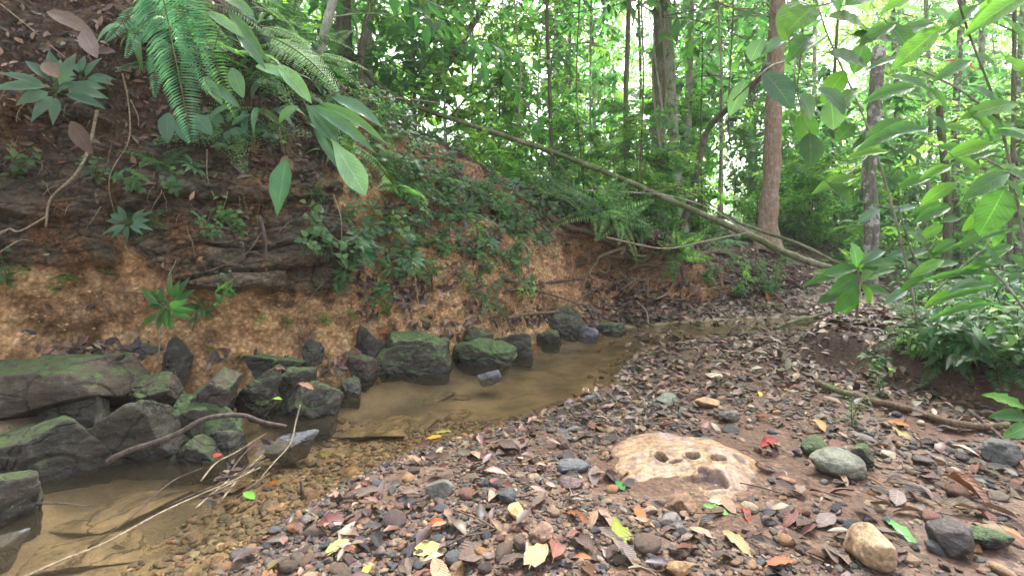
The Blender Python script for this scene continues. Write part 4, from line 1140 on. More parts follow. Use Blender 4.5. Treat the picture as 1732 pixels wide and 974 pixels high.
def new_plant(name):
    root = empty(name); return root, G(), G()
def finish(root, gs, gl, ms='stem', ml='leaf', fol='foliage'):
    if gs.n: gs.build('stem', MAT[ms], root)
    if gl.n: gl.build(fol, MAT[ml], root)
    return root
def rosette(n, L, W, col, kind='lance', mat='leaf', el=(.1, .6), stem=.12, seed=0, droop=.5):
    root, gs, gl = new_plant('leafy_herb')
    tube(gs, [(0, 0, -.03), (.01, 0, stem * .5), (0, .01, stem)], .004, .003, 6, 3)
    for k in range(n):
        az = k * 2.4 + rs.uniform(-.3, .3); e = rs.uniform(*el); h = stem * rs.uniform(.55, 1)
        d = np.array([math.cos(az) * math.cos(e), math.sin(az) * math.cos(e), math.sin(e)])
        b = np.array([0, 0, h]); q = b + d * L * .22
        tube(gs, [b, q], .002, .0015, 4, 2, cap=False)
        put(gl, leaf_tpl(kind, 6, .2, droop), q[None], d, np.array([0, 0, 1.]), L * rs.uniform(.75, 1.1), W * rs.uniform(.8, 1.1), pal(col, 1))
    return finish(root, gs, gl, ml=mat)
def branchy(nb, L, W, col, h=.35, per=7, kind='ell', mat='leaf', name='leafy_seedling', lean=.5, r=.004):
    root, gs, gl = new_plant(name)
    for b in range(nb):
        az = rs.uniform(0, 6.28); ln = rs.uniform(.1, lean)
        tip = np.array([math.cos(az) * h * ln, math.sin(az) * h * ln, h * rs.uniform(.7, 1.1)])
        pth = catmull([np.array([0, 0, -.03]), tip * np.array([.3, .3, .5]), tip], 5)
        tube(gs, pth[::3], r, r * .4, 5, 3, cap=False)
        for k in range(per):
            t_ = .25 + .75 * k / max(1, per - 1); i = int(t_ * (len(pth) - 1)); p = pth[i]
            for s in (0, math.pi):
                a = az + k * 1.5 + s + rs.uniform(-.4, .4); e = rs.uniform(-.2, .5)
                d = np.array([math.cos(a) * math.cos(e), math.sin(a) * math.cos(e), math.sin(e)])
                put(gl, leaf_tpl(kind, 4, .2, .5), (p + d * .01)[None], d, np.array([0, 0, 1.]), L * rs.uniform(.6, 1.1), W * rs.uniform(.7, 1.1), pal(col, 1))
    return finish(root, gs, gl, ml=mat)
def fern(nf, L, hw, npin, col, droop=.7, bip=False, el=(.3, 1.0), pw=.17, taper='tri'):
    root, gs, gl = new_plant('fern')
    for k in range(nf):
        az = k * 6.28 / nf + rs.uniform(-.3, .3); e = rs.uniform(*el)
        d = np.array([math.cos(az) * math.cos(e), math.sin(az) * math.cos(e), math.sin(e)])
        frond(gl, gs, (0, 0, 0), d, (0, 0, 1), L * rs.uniform(.75, 1.1), hw, npin, droop, col, bip, pw, taper=taper)
    return finish(root, gs, gl, fol='fronds')
def straps(nf, L, W, col, droop=.9, el=(.5, 1.2)):
    root, gs, gl = new_plant('broad_blade_plant')
    for k in range(nf):
        az = k * 6.28 / nf + rs.uniform(-.4, .4); e = rs.uniform(*el); l_ = L * rs.uniform(.7, 1.1)
        d = np.array([math.cos(az) * math.cos(e), math.sin(az) * math.cos(e), math.sin(e)])
        tube(gs, [(0, 0, -.02), d * l_ * .12, d * l_ * .25], .004, .003, 5, 2, cap=False)
        put(gl, leaf_tpl('lance', 9, .25, droop), (d * l_ * .22)[None], d, np.array([0, 0, 1.]), l_, W, pal(col, 1))
    return finish(root, gs, gl, ml='glossleaf')
def vine(L, col, lw=.07, n=22):
    root, gs, gl = new_plant('creeping_vine')
    for b in range(3):
        p = [np.zeros(3)]; d = np.array([rs.uniform(-.6, .6), rs.uniform(-.6, .6), .1])
        for k in range(6):
            d = d + rs.normal(0, .25, 3) + np.array([0, 0, .02]); d[2] = np.clip(d[2], -.2, .25); p.append(p[-1] + nrm(d) * L / 6)
        q = tube(gs, p, .003, .0015, 5, 4, cap=False)
        for k in range(n):
            i = rs.randint(1, len(q)); a = rs.uniform(0, 6.28)
            dd = nrm(np.array([math.cos(a), math.sin(a), rs.uniform(-.1, .6)])); w = lw * rs.uniform(.5, 1.1)
            s_ = q[i] + dd * w * .5 + np.array([0, 0, .02])
            tube(gs, [q[i], s_], .001, .001, 4, 1, cap=False)
            put(gl, leaf_tpl('heart', 4, .12, .3), s_[None], dd, np.array([0, 0, 1.]), w, w * .85, pal(col, 1))
    return finish(root, gs, gl)

PRO = {
 'rosette': ([rosette(12, .17, .05, [(.08, .17, .10), (.11, .21, .13), (.06, .14, .08)]), rosette(9, .13, .04, GREEN_M)], 'rosette herb with long pointed leaves', 'herb'),
 'bright': ([rosette(20, .10, .03, GREEN_M, el=(-.5, .7), stem=.24), branchy(3, .09, .032, GREEN_Y, .22, 4)], 'bright green pointed-leaf herb', 'herb'),
 'seedling': ([branchy(3, .065, .034, GREEN_M, .22, 4), branchy(2, .06, .03, GREEN_B, .18, 4), branchy(4, .06, .026, GREEN_M, .28, 5)], 'small oval-leaved seedling', 'seedling'),
 'fern': ([fern(6, .38, .10, 22, GREEN_M), fern(5, .32, .085, 20, GREEN_D + GREEN_M)], 'small green fern with arching fronds', 'fern'),
 'feather': ([fern(5, .45, .17, 15, GREEN_Y + GREEN_B, bip=True)], 'feathery finely divided fern', 'fern'),
 'strap': ([straps(5, .34, .05, GREEN_B + GREEN_M, 1.2, (.1, .9)), straps(4, .3, .045, GREEN_M, 1.2, (.1, .9))], 'broad-bladed dark green plant', 'blade plant'),
 'vine': ([vine(.45, GREEN_B + GREEN_M), vine(.4, GREEN_M, .055)], 'creeping vine with heart-shaped leaves', 'vine'),
 'tuft': ([rosette(16, .10, .008, GREEN_Y, el=(.5, 1.3), stem=.01, kind='strap'), fern(6, .12, .03, 12, GREEN_Y)], 'tiny light green tuft', 'tuft'),
 'understory': ([branchy(7, .12, .05, GREEN_Y, .7, 7, r=.006), fern(8, .8, .2, 26, GREEN_Y + GREEN_M, .6), branchy(9, .09, .035, GREEN_M + GREEN_Y, .6, 8, r=.005), fern(9, .6, .15, 24, GREEN_M + GREEN_B, .7)], 'leafy understorey plant', 'shrub'),
}
used = {}
def plant(kind, px, py, sc=1.0, zone='bank', group=None, variant=None, pos=None, nv=None, label=None):
    protos, noun, cat = PRO[kind]
    vi = rs.randint(len(protos)) if variant is None else variant
    src = protos[vi]
    if pos is None:
        pos, nv = hit(px, py)
        if pos is None: return None
    o = src if not used.get(src.name) else copy_tree(src)
    used[src.name] = True
    o.location = pos
    ax = nrm(np.array(nv) * .9 + np.array([0, -.1, .75])) if nv is not None else (0, 0, 1)
    o.rotation_euler = align(ax, rs.uniform(0, 6.28))
    o.scale = (sc, sc, sc)
    if label: tag(o, label, cat)
    else: reg(o, '', noun, cat, group or {'bank': 'plants growing on the creek bank', 'forest': 'undergrowth of the wood', 'bar': 'seedlings on the bar'}[zone], zone)
    return o

# particular plants of the bank
for k, px, py, s, lab in [
 ('rosette', 95, 175, 1.35, 'large rosette of pale blue-green pointed leaves high on the left rock face'), ('rosette', 150, 150, .9, 'second rosette overlapping the large one from the right on the left rock face'),
 ('bright', 322, 492, 1.35, 'glossy bright green many-leaved plant hanging in front of the left rock ledge'), ('bright', 325, 560, .9, 'hanging green sprig directly below the glossy many-leaved plant'),
 ('seedling', 15, 480, .9, 'pale two-leaved seedling at the left frame edge'), ('fern', 235, 375, .55, 'small dark fern drooping under a leaf in the notch between the rock ledges'),
 ('fern', 270, 275, .75, 'toothed dark green fern sprig under the giant frond'), ('seedling', 165, 305, .7, 'little green seedling on the left rock face below the rosettes'),
 ('seedling', 20, 300, .9, 'seedling cluster at the left frame edge on the rock face'), ('rosette', 225, 385, .7, 'drooping dark leaves at the notch of the rock ledges'),
 ('fern', 685, 395, .75, 'olive small fern on the orange soil face'), ('fern', 712, 360, .7, 'light green fern above the olive small fern'),
 ('bright', 630, 470, .9, 'light green seedling clump on the middle of the soil face'), ('bright', 640, 500, .7, 'lower light green seedling clump on the soil face')]:
    plant(k, px, py, s, label=lab, variant=0)
for px, py, s in [(110, 465, .8), (50, 458, .6), (95, 490, .7), (180, 465, .5), (440, 538, .6), (485, 545, .5), (550, 540, .6), (590, 535, .6), (170, 672, .35), (545, 545, .5), (355, 588, .4), (730, 590, .5)]:
    plant('tuft', px, py, s)
for px, py, k, s in [(380, 375, 'seedling', .8), (410, 395, 'seedling', .8), (350, 400, 'seedling', .7), (395, 490, 'seedling', .7), (370, 480, 'seedling', .6), (560, 420, 'seedling', 1), (590, 440, 'seedling', .9), (575, 485, 'seedling', .8),
                     (620, 370, 'rosette', .9), (655, 530, 'seedling', .8), (700, 430, 'seedling', .9), (590, 370, 'seedling', .9), (300, 320, 'seedling', .8), (230, 320, 'seedling', .8), (320, 295, 'rosette', .6)]:
    plant(k, px, py, s)
# the belt of greenery down the bank
POLY = [(560, 190, 700, 300, 18, ['vine', 'strap', 'fern', 'seedling', 'understory']), (660, 260, 800, 340, 15, ['vine', 'vine', 'seedling', 'strap', 'understory']),
        (740, 300, 880, 440, 19, ['vine', 'fern', 'seedling', 'bright', 'rosette', 'vine']), (820, 290, 930, 350, 10, ['vine', 'fern', 'seedling', 'seedling']),
        (850, 380, 940, 460, 12, ['seedling', 'tuft', 'vine']), (380, 100, 560, 230, 24, ['strap', 'rosette', 'vine', 'fern', 'feather', 'strap']),
        (180, 20, 380, 130, 12, ['fern', 'strap', 'rosette', 'vine']), (350, -60, 620, 110, 26, ['understory', 'strap', 'fern', 'understory', 'feather']), (560, 60, 700, 190, 22, ['understory', 'vine', 'understory', 'fern']),
        (1190, 440, 1330, 500, 18, ['understory', 'seedling', 'bright']), (680, 180, 860, 260, 18, ['understory', 'vine', 'understory', 'seedling'])]
for x0, y0, x1, y1, n, ks in POLY:
    for _ in range(n):
        k = ks[rs.randint(len(ks))]
        plant(k, rs.uniform(x0, x1), rs.uniform(y0, y1), rs.uniform(.7, 1.15) * (.42 if k == 'understory' and x0 > 1000 else .75 if k == 'understory' else 1))
for _ in range(44):
    px = rs.uniform(860, 1230); top = np.interp(px, [850, 930, 1050, 1180, 1230], [285, 328, 380, 420, 428])
    plant(['understory', 'seedling', 'vine', 'fern'][rs.randint(4)], px, top + rs.uniform(-8, 14), rs.uniform(.5, .8))
for _ in range(46):
    px = rs.uniform(540, 900); py = rs.uniform(300, 520)
    plant(['seedling', 'seedling', 'bright', 'rosette', 'fern', 'vine'][rs.randint(6)], px, py, rs.uniform(.6, 1.0))
# forest floor herbs behind the bank lip
cnt = 0
while cnt < 150:
    Y = rs.uniform(6.3, 13); X = rs.uniform(-4, Y * 1.05)
    d = float(sdist(np.array([X]), np.array([Y]), EDGE)[0])
    if d > -1.9 and not (d > 1.5 and float(sdist(np.array([X]), np.array([Y]), TERR)[0]) > .6): continue
    z = floor_at(X, Y)
    px, py = proj((X, Y, z))
    if 1230 < px < 1420 and Y < 9.5 and rs.rand() < .85: continue
    plant('understory', 0, 0, rs.uniform(.6, 1.3), 'forest', pos=np.array([X, Y, z]), nv=np.array([0, 0, 1])); cnt += 1

# ---- giant drooping fern, feathery fern, pleated blades
root, gs, gl = new_plant('giant_fern')
def fr_px(gl, gs, a, b, Ya, Yb, hwpx, npin, col, droop=.25, bip=False, pw=.17, up=(0, -1, .35), r=.005, taper='tri'):
    A, B_ = P(a[0], a[1], Ya), P(b[0], b[1], Yb)
    L = np.linalg.norm(B_ - A)
    d = nrm(B_ - A + np.array([0, 0, droop * L * .8]))
    frond(gl, gs, A, d, up, L * 1.03, hwpx * Ya / F, npin, droop, col, bip, pw, r, taper)
FB = [(.05, .13, .09), (.07, .16, .11), (.045, .11, .07)]
fr_px(gl, gs, (262, -70), (322, 228), 2.9, 2.75, 74, 62, FB, .05, pw=.14, taper='tri', r=.006)
fr_px(gl, gs, (280, -60), (352, 150), 2.95, 2.85, 60, 50, FB, .1, pw=.14)
fr_px(gl, gs, (300, -50), (395, 190), 3.1, 3.1, 40, 44, GREEN_M, .1, pw=.14)
fr_px(gl, gs, (240, 10), (180, 70), 3.1, 3.0, 30, 24, FB, .2)
fr_px(gl, gs, (250, 20), (215, 95), 3.1, 3.0, 30, 24, FB, .2)
fr_px(gl, gs, (270, 60), (262, 160), 3.1, 3.0, 30, 26, FB, .2)
tag(finish(root, gs, gl, fol='fronds'), 'giant fern with long comb-like fronds drooping from the top of the left bank', 'fern')
root, gs, gl = new_plant('feathery_fern')
FP = [(.2, .34, .14), (.25, .4, .18), (.14, .28, .1)]
fr_px(gl, gs, (455, 62), (562, 155), 2.85, 2.8, 50, 24, FP, .45, True, up=(0, -.6, 1))
fr_px(gl, gs, (440, 45), (520, 80), 2.95, 2.9, 32, 18, FP, .4, True, up=(0, -.6, 1))
fr_px(gl, gs, (520, 95), (590, 105), 3.0, 2.95, 28, 16, FP, .4, True, up=(0, -.6, 1))
tag(finish(root, gs, gl, fol='fronds'), 'pale feathery fern on the lip of the bank', 'fern')

def leaves_thing(name, label, cat, origin, specs, mat='glossleaf', stems=(), split=False):
    root = empty(name); gs, gl = G(), G()
    for (x0, y0, x1, y1, wpx, Y, col, kd, dr) in specs:
        A, B_ = P(x0, y0, Y), P(x1, y1, Y - .06)
        d = B_ - A; L = np.linalg.norm(d)
        d = nrm(d + np.array([0, 0, dr * L * .5]))
        put(gl, leaf_tpl(kd, 10, .22, dr, .012), A[None], d, nrm(np.array([rs.uniform(-.3, .3), -1, .55])), L * 1.05, wpx * Y / F, np.array(col))
        if split: gl.build('leaf', MAT[mat], root); gl = G()
    for pts, r in stems: tube(gs, [P(*p) for p in pts], r, r * .5, 6, 4, cap=False)
    if gs.n: gs.build('stem', MAT['stem'], root)
    if gl.n: gl.build('leaf_blades', MAT[mat], root)
    return tag(root, label, cat)
gb = (.05, .13, .065); gm = (.07, .17, .05); gp = (.14, .27, .12); gd = (.03, .09, .04)
leaves_thing('pleated_leaf_plant', 'plant with long pleated blades hanging over the soil face below the feathery fern', 'blade plant', None, [
 (515, 175, 560, 235, 34, 3.15, gb, 'obov', .4), (525, 178, 620, 265, 22, 3.1, gb, 'lance', .5), (560, 235, 612, 325, 42, 3.05, gp, 'obov', .2), (505, 180, 470, 205, 22, 3.15, gm, 'ell', .5),
 (540, 175, 640, 250, 18, 3.2, gm, 'lance', .6), (560, 165, 640, 215, 24, 3.3, gb, 'lance', .5), (470, 110, 515, 168, 26, 3.1, gp, 'ell', .4), (432, 112, 480, 130, 20, 3.1, gp, 'ell', .3),
 (530, 215, 575, 300, 14, 3.15, gb, 'lance', .3), (545, 230, 590, 300, 12, 3.2, gd, 'lance', .3)], stems=[([(500, 120, 3.3), (515, 175, 3.15), (560, 235, 3.1)], .005)])
leaves_thing('hanging_leaf', 'single long green blade hanging by a thin stalk on the dark rock', 'leaf', None, [(484, 268, 468, 360, 40, 2.95, (.04, .13, .045), 'lance', .05)], stems=[([(472, 215, 3.0), (478, 245, 2.97), (484, 270, 2.95)], .003)])
leaves_thing('broad_leaf_plant', 'cluster of broad blades arching from the lip left of the feathery fern', 'blade plant', None, [
 (400, 60, 440, 110, 16, 3.0, gb, 'ell', .3), (350, 20, 400, 60, 18, 3.0, gp, 'ell', .3), (345, 130, 368, 172, 18, 2.95, gp, 'ell', .3), (352, 140, 392, 180, 17, 2.95, gb, 'ell', .4),
 (392, 115, 405, 160, 24, 3.0, gm, 'ell', .3), (385, 20, 440, 100, 18, 3.1, gm, 'lance', .4), (370, -10, 420, 22, 22, 3.0, gm, 'ell', .3), (400, -15, 470, 10, 20, 3.2, gm, 'lance', .5),
 (330, 195, 350, 225, 26, 3.0, gb, 'ell', .3), (285, 190, 280, 235, 26, 3.0, gd, 'ell', .3), (300, 200, 310, 240, 20, 3.0, gd, 'ell', .3)], stems=[([(390, -20, 3.15), (350, 130, 3.0)], .004)])
leaves_thing('dry_leaf_spray', 'spray of big withered grey-brown leaves at the top left of the bank', 'leaf', None, [
 (80, 20, 145, 55, 26, 2.75, (.1, .07, .05), 'ell', .2), (140, 52, 160, 95, 26, 2.7, (.11, .085, .07), 'ell', .1), (155, 90, 190, 88, 20, 2.75, (.08, .05, .035), 'ell', .1), (120, 205, 150, 258, 26, 2.75, (.1, .06, .038), 'ell', .1),
 (75, 105, 95, 130, 24, 2.8, (.12, .08, .055), 'ell', .1)], 'deadleaf', split=True)

# ------------------------------------------------------------------ roots, vines and sticks
def on_surf(pts, lift):
    out = []
    for p in pts:
        l_, n_ = hit(p[0], p[1])
        if l_ is None: l_, n_ = P(p[0], p[1], 6), np.array([0, -1, 0])
        out.append(l_ + n_ * (p[2] if len(p) > 2 else lift))
    return np.array(out)
def smooth_depth(A):
    dd = np.linalg.norm(A - np.array([0, 0, CAMZ]), axis=1); dm = dd.copy()
    for i in range(len(dd)): dm[i] = min(dd[max(0, i - 1):i + 2].mean(), dd[i])
    return np.array([0, 0, CAMZ]) + (A - np.array([0, 0, CAMZ])) * (dm / dd)[:, None]
def rope(name, label, cat, pts, rpx, mat, lift=.02, r1=None, group=None, sides=8, rough=.3, A=None):
    A = smooth_depth(on_surf(pts, lift)) if A is None else A
    r = rpx * A[0][1] / F * (.62 if name in ('vine', 'twig', 'long_twig', 'thin_branch') else .85)
    g = G(); A = A + np.vstack([fbm(A * 1.0 + k, 9, 2, 5 + k) for k in range(3)]).T * min(.02, r * 1.6) * (name != 'stake'); tube(g, A, r, (r1 if r1 is not None else rpx * .5) * A[-1][1] / F * (.45 if name in ('vine', 'twig', 'long_twig', 'thin_branch') else .7), sides, 7, rough=rough, seed=rs.randint(99))
    o = g.build(name, MAT[mat], origin=A[0]); return tag(o, label, cat, group)
rope('root', 'thick brown root running along the lip above the red hollow', 'root', [(918, 362), (955, 378), (1000, 386), (1030, 400), (1058, 424), (1084, 436), (1106, 416)], 7, 'rootd', .06, 5)
rope('root', 'pale bent root dangling in the red hollow, the brightest of the roots', 'root', [(1047, 412), (1036, 420), (1012, 417), (1010, 438), (992, 460), (984, 472)], 4, 'root', .16, 3)
rope('root', 'thin pale root hanging beside the bright bent one', 'root', [(1052, 420), (1030, 432), (1020, 445), (1014, 462), (990, 463)], 2, 'root', .14, 1.2)
rope('dead_branch', 'bark-mottled dead branch lying across the bank left of the red hollow', 'branch', [(850, 470), (890, 478), (935, 474), (985, 472)], 5, 'stick', .04, 2.5)
rope('dead_branch', 'grey-brown branch resting on the dark domed boulder', 'branch', [(845, 546), (885, 534), (930, 522), (975, 522), (1000, 534)], 4, 'rootd', .10, 3)
rope('dead_branch', 'dark thin branch above the dark domed boulder', 'branch', [(850, 498), (890, 498), (930, 505), (975, 520)], 3, 'stick', .06, 1.5)
rope('root', 'brown arched root at the right end of the hollow', 'root', [(1160, 442), (1185, 432), (1210, 426), (1235, 430)], 8, 'rootd', .03, 4)
rope('stake', 'dark upright stick leaning before the right end of the hollow', 'stick', [(1142, 436), (1155, 470), (1162, 495), (1167, 512)], 3, 'stick', .15, 2)
rope('root', 'brown root stub poking out at the lip of the hollow', 'root', [(1062, 410), (1078, 420), (1095, 425)], 3, 'root', .1, 2)
for i, pts in enumerate([[(1022, 464), (1050, 488), (1080, 508), (1110, 512)], [(1040, 455), (1062, 470), (1066, 478), (1050, 500)], [(1110, 512), (1128, 500), (1140, 478), (1150, 455), (1158, 446)],
     [(1070, 500), (1100, 500), (1115, 486), (1150, 474)], [(1060, 450), (1090, 440), (1130, 440), (1160, 438)], [(1064, 478), (1085, 466), (1106, 455)], [(1120, 520), (1150, 522), (1172, 510), (1178, 500)],
     [(1085, 460), (1092, 480), (1088, 505)], [(1110, 430), (1118, 455), (1130, 465), (1155, 462)], [(940, 395), (975, 402), (1000, 390), (1015, 370)], [(950, 415), (975, 410), (990, 398)], [(985, 474), (985, 492), (992, 508)],
     [(1000, 470), (1040, 450), (1090, 425)], [(1118, 440), (1116, 470), (1124, 495)], [(1075, 520), (1090, 536), (1096, 560)], [(960, 520), (1000, 500), (1060, 470), (1130, 430)]]):
    A = smooth_depth(on_surf(pts, rs.uniform(.05, .14)))
    g = G(); tube(g, A, .013 * rs.uniform(.6, 1), .006, 6, 7, rough=.3, seed=i)
    o = g.build('rootlet', MAT['root' if i % 3 else 'rootd'], origin=A[0]); reg(o, ['thin pale', 'thin brown'][i % 3 == 0], 'dangling rootlet', 'root', 'rootlets in the red hollow', 'bank', pos=A[len(A) // 2])
rope('vine', 'pale woody vine curving down the left rock face from the rosettes', 'vine', [(152, 190), (157, 245), (135, 300), (100, 345), (80, 372)], 4, 'root', .05, 4)
rope('vine', 'broken end of the pale vine at the left frame edge', 'vine', [(-10, 415), (15, 402), (40, 398), (85, 368)], 4, 'root', .05, 3)
rope('vine', 'long straight thin vine hanging beside the notch of the rock ledges', 'vine', [(213, 120), (224, 180), (215, 250), (203, 310), (193, 400)], 2.2, 'root', .06, 1.5)
rope('vine', 'thin string-like vine crossing the top left corner', 'vine', [(-10, 5), (50, 50), (95, 85), (132, 118)], 1.8, 'root', .04, 1.2)
rope('vine', 'slanting straw-coloured stick at the left edge below the vine', 'stick', [(-10, 444), (25, 425), (60, 404)], 2.5, 'root', .06, 1.5)
rope('stick', 'black rotten upright stick against the dark rock under the hanging blade', 'stick', [(438, 362), (444, 400), (447, 455)], 4.5, 'stick', .03, 3)
rope('vine', 'thin brown vine looping from the dark rock to the orange soil', 'vine', [(438, 408), (410, 430), (370, 455), (345, 470)], 1.8, 'rootd', .05, 1.2)
rope('vine', 'fine twisted vine rising from the upright block', 'vine', [(272, 628), (282, 600), (290, 560), (302, 520), (308, 480), (304, 445)], 2.4, 'root', .08, 1.5)
rope('vine', 'short fine vine strand beside the twisted one', 'vine', [(284, 625), (283, 600), (292, 565)], 1.8, 'root', .1, 1.2)
rope('twig', 'dark thin twig in the orange soil left of centre', 'twig', [(165, 490), (185, 520), (200, 545)], 2, 'stick', .02, 1.2)
rope('twig', 'reddish thin root on the orange soil under the left ledge', 'twig', [(205, 495), (240, 495), (270, 508), (290, 510)], 1.8, 'rootd', .02, 1)
rope('twig', 'long slanting brown twig on the orange soil below the dark rock', 'twig', [(548, 480), (520, 510), (490, 535)], 2, 'rootd', .03, 1)
rope('vine', 'thin stem running down the soil to the flat mossy slab', 'vine', [(508, 555), (518, 575), (545, 605), (560, 640)], 2, 'rootd', .04, 1.5)
for i, pts in enumerate([[(345, 20), (350, 60), (340, 110)], [(560, 330), (575, 380), (570, 430)], [(620, 240), (640, 300), (650, 360)], [(520, 355), (560, 400), (600, 420)], [(505, 435), (540, 425), (580, 410)], [(600, 290), (630, 340), (660, 370)],
     [(740, 210), (790, 250), (850, 280)], [(890, 460), (880, 500), (900, 530)], [(150, 100), (180, 140), (192, 160)], [(230, 170), (235, 200), (240, 215)], [(285, 225), (287, 260)], [(345, 260), (352, 300), (362, 335)], [(800, 480), (815, 520), (840, 550)], [(700, 470), (705, 520)], [(860, 420), (845, 460), (850, 490)]]):
    A = smooth_depth(on_surf(pts, .05))
    g = G(); tube(g, A, .005, .003, 5, 6, seed=i)
    o = g.build('thin_vine', MAT['root' if i % 2 else 'rootd'], origin=A[0]); reg(o, ['slender brown', 'slender pale'][i % 2], 'vine', 'vine', 'thin vines on the bank', 'bank', pos=A[len(A) // 2])

def wpts(pts): return np.array([P(a, b, F * (CAMZ - z) / (b - HOR)) if len((a, b, z)) == 3 else None for a, b, z in pts])
def dpts(pts): return np.array([P(*p) for p in pts])
rope('curved_stick', 'curved dark stick lying across the rocks at the left of the pool', 'stick', None, 6.5, 'stick', r1=3.5, rough=.25, sides=10,
     A=dpts([(174, 780, 2.0), (215, 764, 1.98), (290, 738, 1.97), (345, 712, 1.98), (405, 704, 2.0), (440, 712, 2.05), (484, 722, 2.12)]))
rope('long_twig', 'long pale crooked twig reaching over the water from the bottom left corner', 'twig', None, 4, 'root', r1=2,
     A=wpts([(20, 985, .02), (110, 945, .03), (180, 917, .035), (270, 868, .04), (335, 838, .04), (392, 812, .05), (440, 790, .05)]))
rope('twig', 'straw-coloured bent twig standing out of the water before the slate slab', 'twig', None, 2.6, 'root', r1=1.6,
     A=wpts([(508, 684, .17), (500, 712, .1), (490, 750, .03), (462, 782, .01), (440, 808, .01)]))
rope('twig', 'pale thin twig rising from the red leaf to the curved stick', 'twig', None, 2.4, 'root', r1=1.8,
     A=wpts([(340, 812, .02), (366, 782, .05), (400, 764, .06), (436, 742, .09), (452, 732, .12)]))
rope('twig', 'straight black twig sticking out from the far left mossy block', 'twig', None, 2.8, 'stick', r1=1.8, A=wpts([(60, 850, .05), (110, 853, .06), (162, 857, .04)]))
rope('twig', 'slanted brown twig half sunk at the bottom left', 'twig', None, 3.5, 'stick', r1=2, A=wpts([(150, 925, -.02), (220, 875, .0), (290, 815, .01), (345, 790, .02)]))
for i, (a, b) in enumerate([((352, 838), (430, 792)), ((360, 826), (438, 780)), ((340, 842), (400, 820)), ((375, 845), (442, 770)), ((388, 800), (430, 750)), ((365, 810), (420, 800)), ((330, 860), (400, 800)), ((280, 858), (360, 822)), ((400, 842), (455, 800))]):
    A = wpts([(a[0], a[1], .015), ((a[0] + b[0]) / 2 + rs.uniform(-5, 5), (a[1] + b[1]) / 2, .03 + .01 * (i % 3)), (b[0], b[1], .035)])
    g = G(); tube(g, A, .0045, .0025, 5, 5); o = g.build('jam_twig', MAT['stick' if i % 3 else 'root'], origin=A[0])
    reg(o, ['dark wet', 'grey'][i % 3 == 0], 'jammed twig', 'twig', 'twigs jammed at the waterline', 'bar', pos=A[1])
for i in range(26):
    px, py = rs.uniform(355, 470), 0; py = 830 - (px - 355) * .75 + rs.normal(0, 14)
    p = wpts([(px, py, .02)])[0]; ci = rs.choice([0, 3, 5, 5, 0, 1]); cn, sn, me = DL[ci * 4 + rs.randint(4)]
    o = bpy.data.objects.new('fallen_leaf', me); COL.objects.link(o); L = rs.uniform(.04, .07); o.location = p; o.scale = (L, L, L)
    o.rotation_euler = (rs.normal(0, .5), rs.normal(0, .5), rs.uniform(0, 6.28)); reg(o, sn + ' ' + cn, 'wet leaf', 'leaf', 'wet leaves in the twig jam', 'bar')
rope('long_branch', 'long crooked fallen branch on the right side of the bar', 'branch', [(1378, 652), (1415, 668), (1478, 682), (1540, 702), (1600, 722), (1660, 727), (1712, 730)], 6.5, 'rootd', .02, 8, sides=10)
rope('branch', 'short dark branch on the soil behind the long crooked one', 'branch', [(1640, 700), (1690, 742), (1732, 790)], 4, 'stick', .02, 3)
rope('branch', 'mossy pale branch lying at the foot of the broad-leaved sapling', 'branch', [(1310, 560), (1340, 548), (1380, 538), (1400, 530)], 4, 'bark_green', .03, 3)
rope('stub', 'dark rotten stub standing out of the shallow water', 'stick', None, 5, 'stick', r1=3, A=wpts([(513, 842, -.03), (511, 828, .0), (509, 812, .04)]))
for i in range(26):
    while True:
        px, py = rs.uniform(700, 1700), rs.uniform(600, 960); X, Y, z, d, dt = on_bar(px, py)
        if d > .05 and not in_holed(X, Y): break
    a = rs.uniform(0, 3.14); L = rs.uniform(.06, .2); dv = np.array([math.cos(a), math.sin(a), 0]) * L
    A = np.array([[X, Y, 0], [X + dv[0] * .5 + .01, Y + dv[1] * .5, 0], [X + dv[0], Y + dv[1], 0]]); A[:, 2] = gz(A[:, 0], A[:, 1]) + .018
    g = G(); tube(g, A, .003, .002, 5, 5); o = g.build('twig', MAT['stick' if i % 2 else 'rootd'], origin=A[0]); reg(o, ['brown', 'dark'][i % 2], 'twig', 'twig', 'twigs strewn on the bar', 'bar')
# hollow pod
g = G(); th = np.linspace(0, 2 * np.pi, 17)[:-1]
prof = [(.0, .0), (.014, .004), (.02, .02), (.016, .036), (.012, .04), (.009, .036), (.012, .02), (.004, .006)]
V = np.array([[r * math.cos(a), r * .8 * math.sin(a), h] for r, h in prof for a in th]) * 1.35; i = np.arange(7 * 16)
g.add(V, F4=np.stack([i // 16 * 16 + i % 16, i // 16 * 16 + (i + 1) % 16, (i // 16 + 1) * 16 + (i + 1) % 16, (i // 16 + 1) * 16 + i % 16], -1), c=(.5, .38, .2))
o = g.build('seed_pod', MAT['stone']); o.location = P(989, 668, F / (668 - HOR)); o.rotation_euler = (.5, .1, 0); tag(o, 'pale hollow seed pod standing in the shallow pool edge', 'pod')

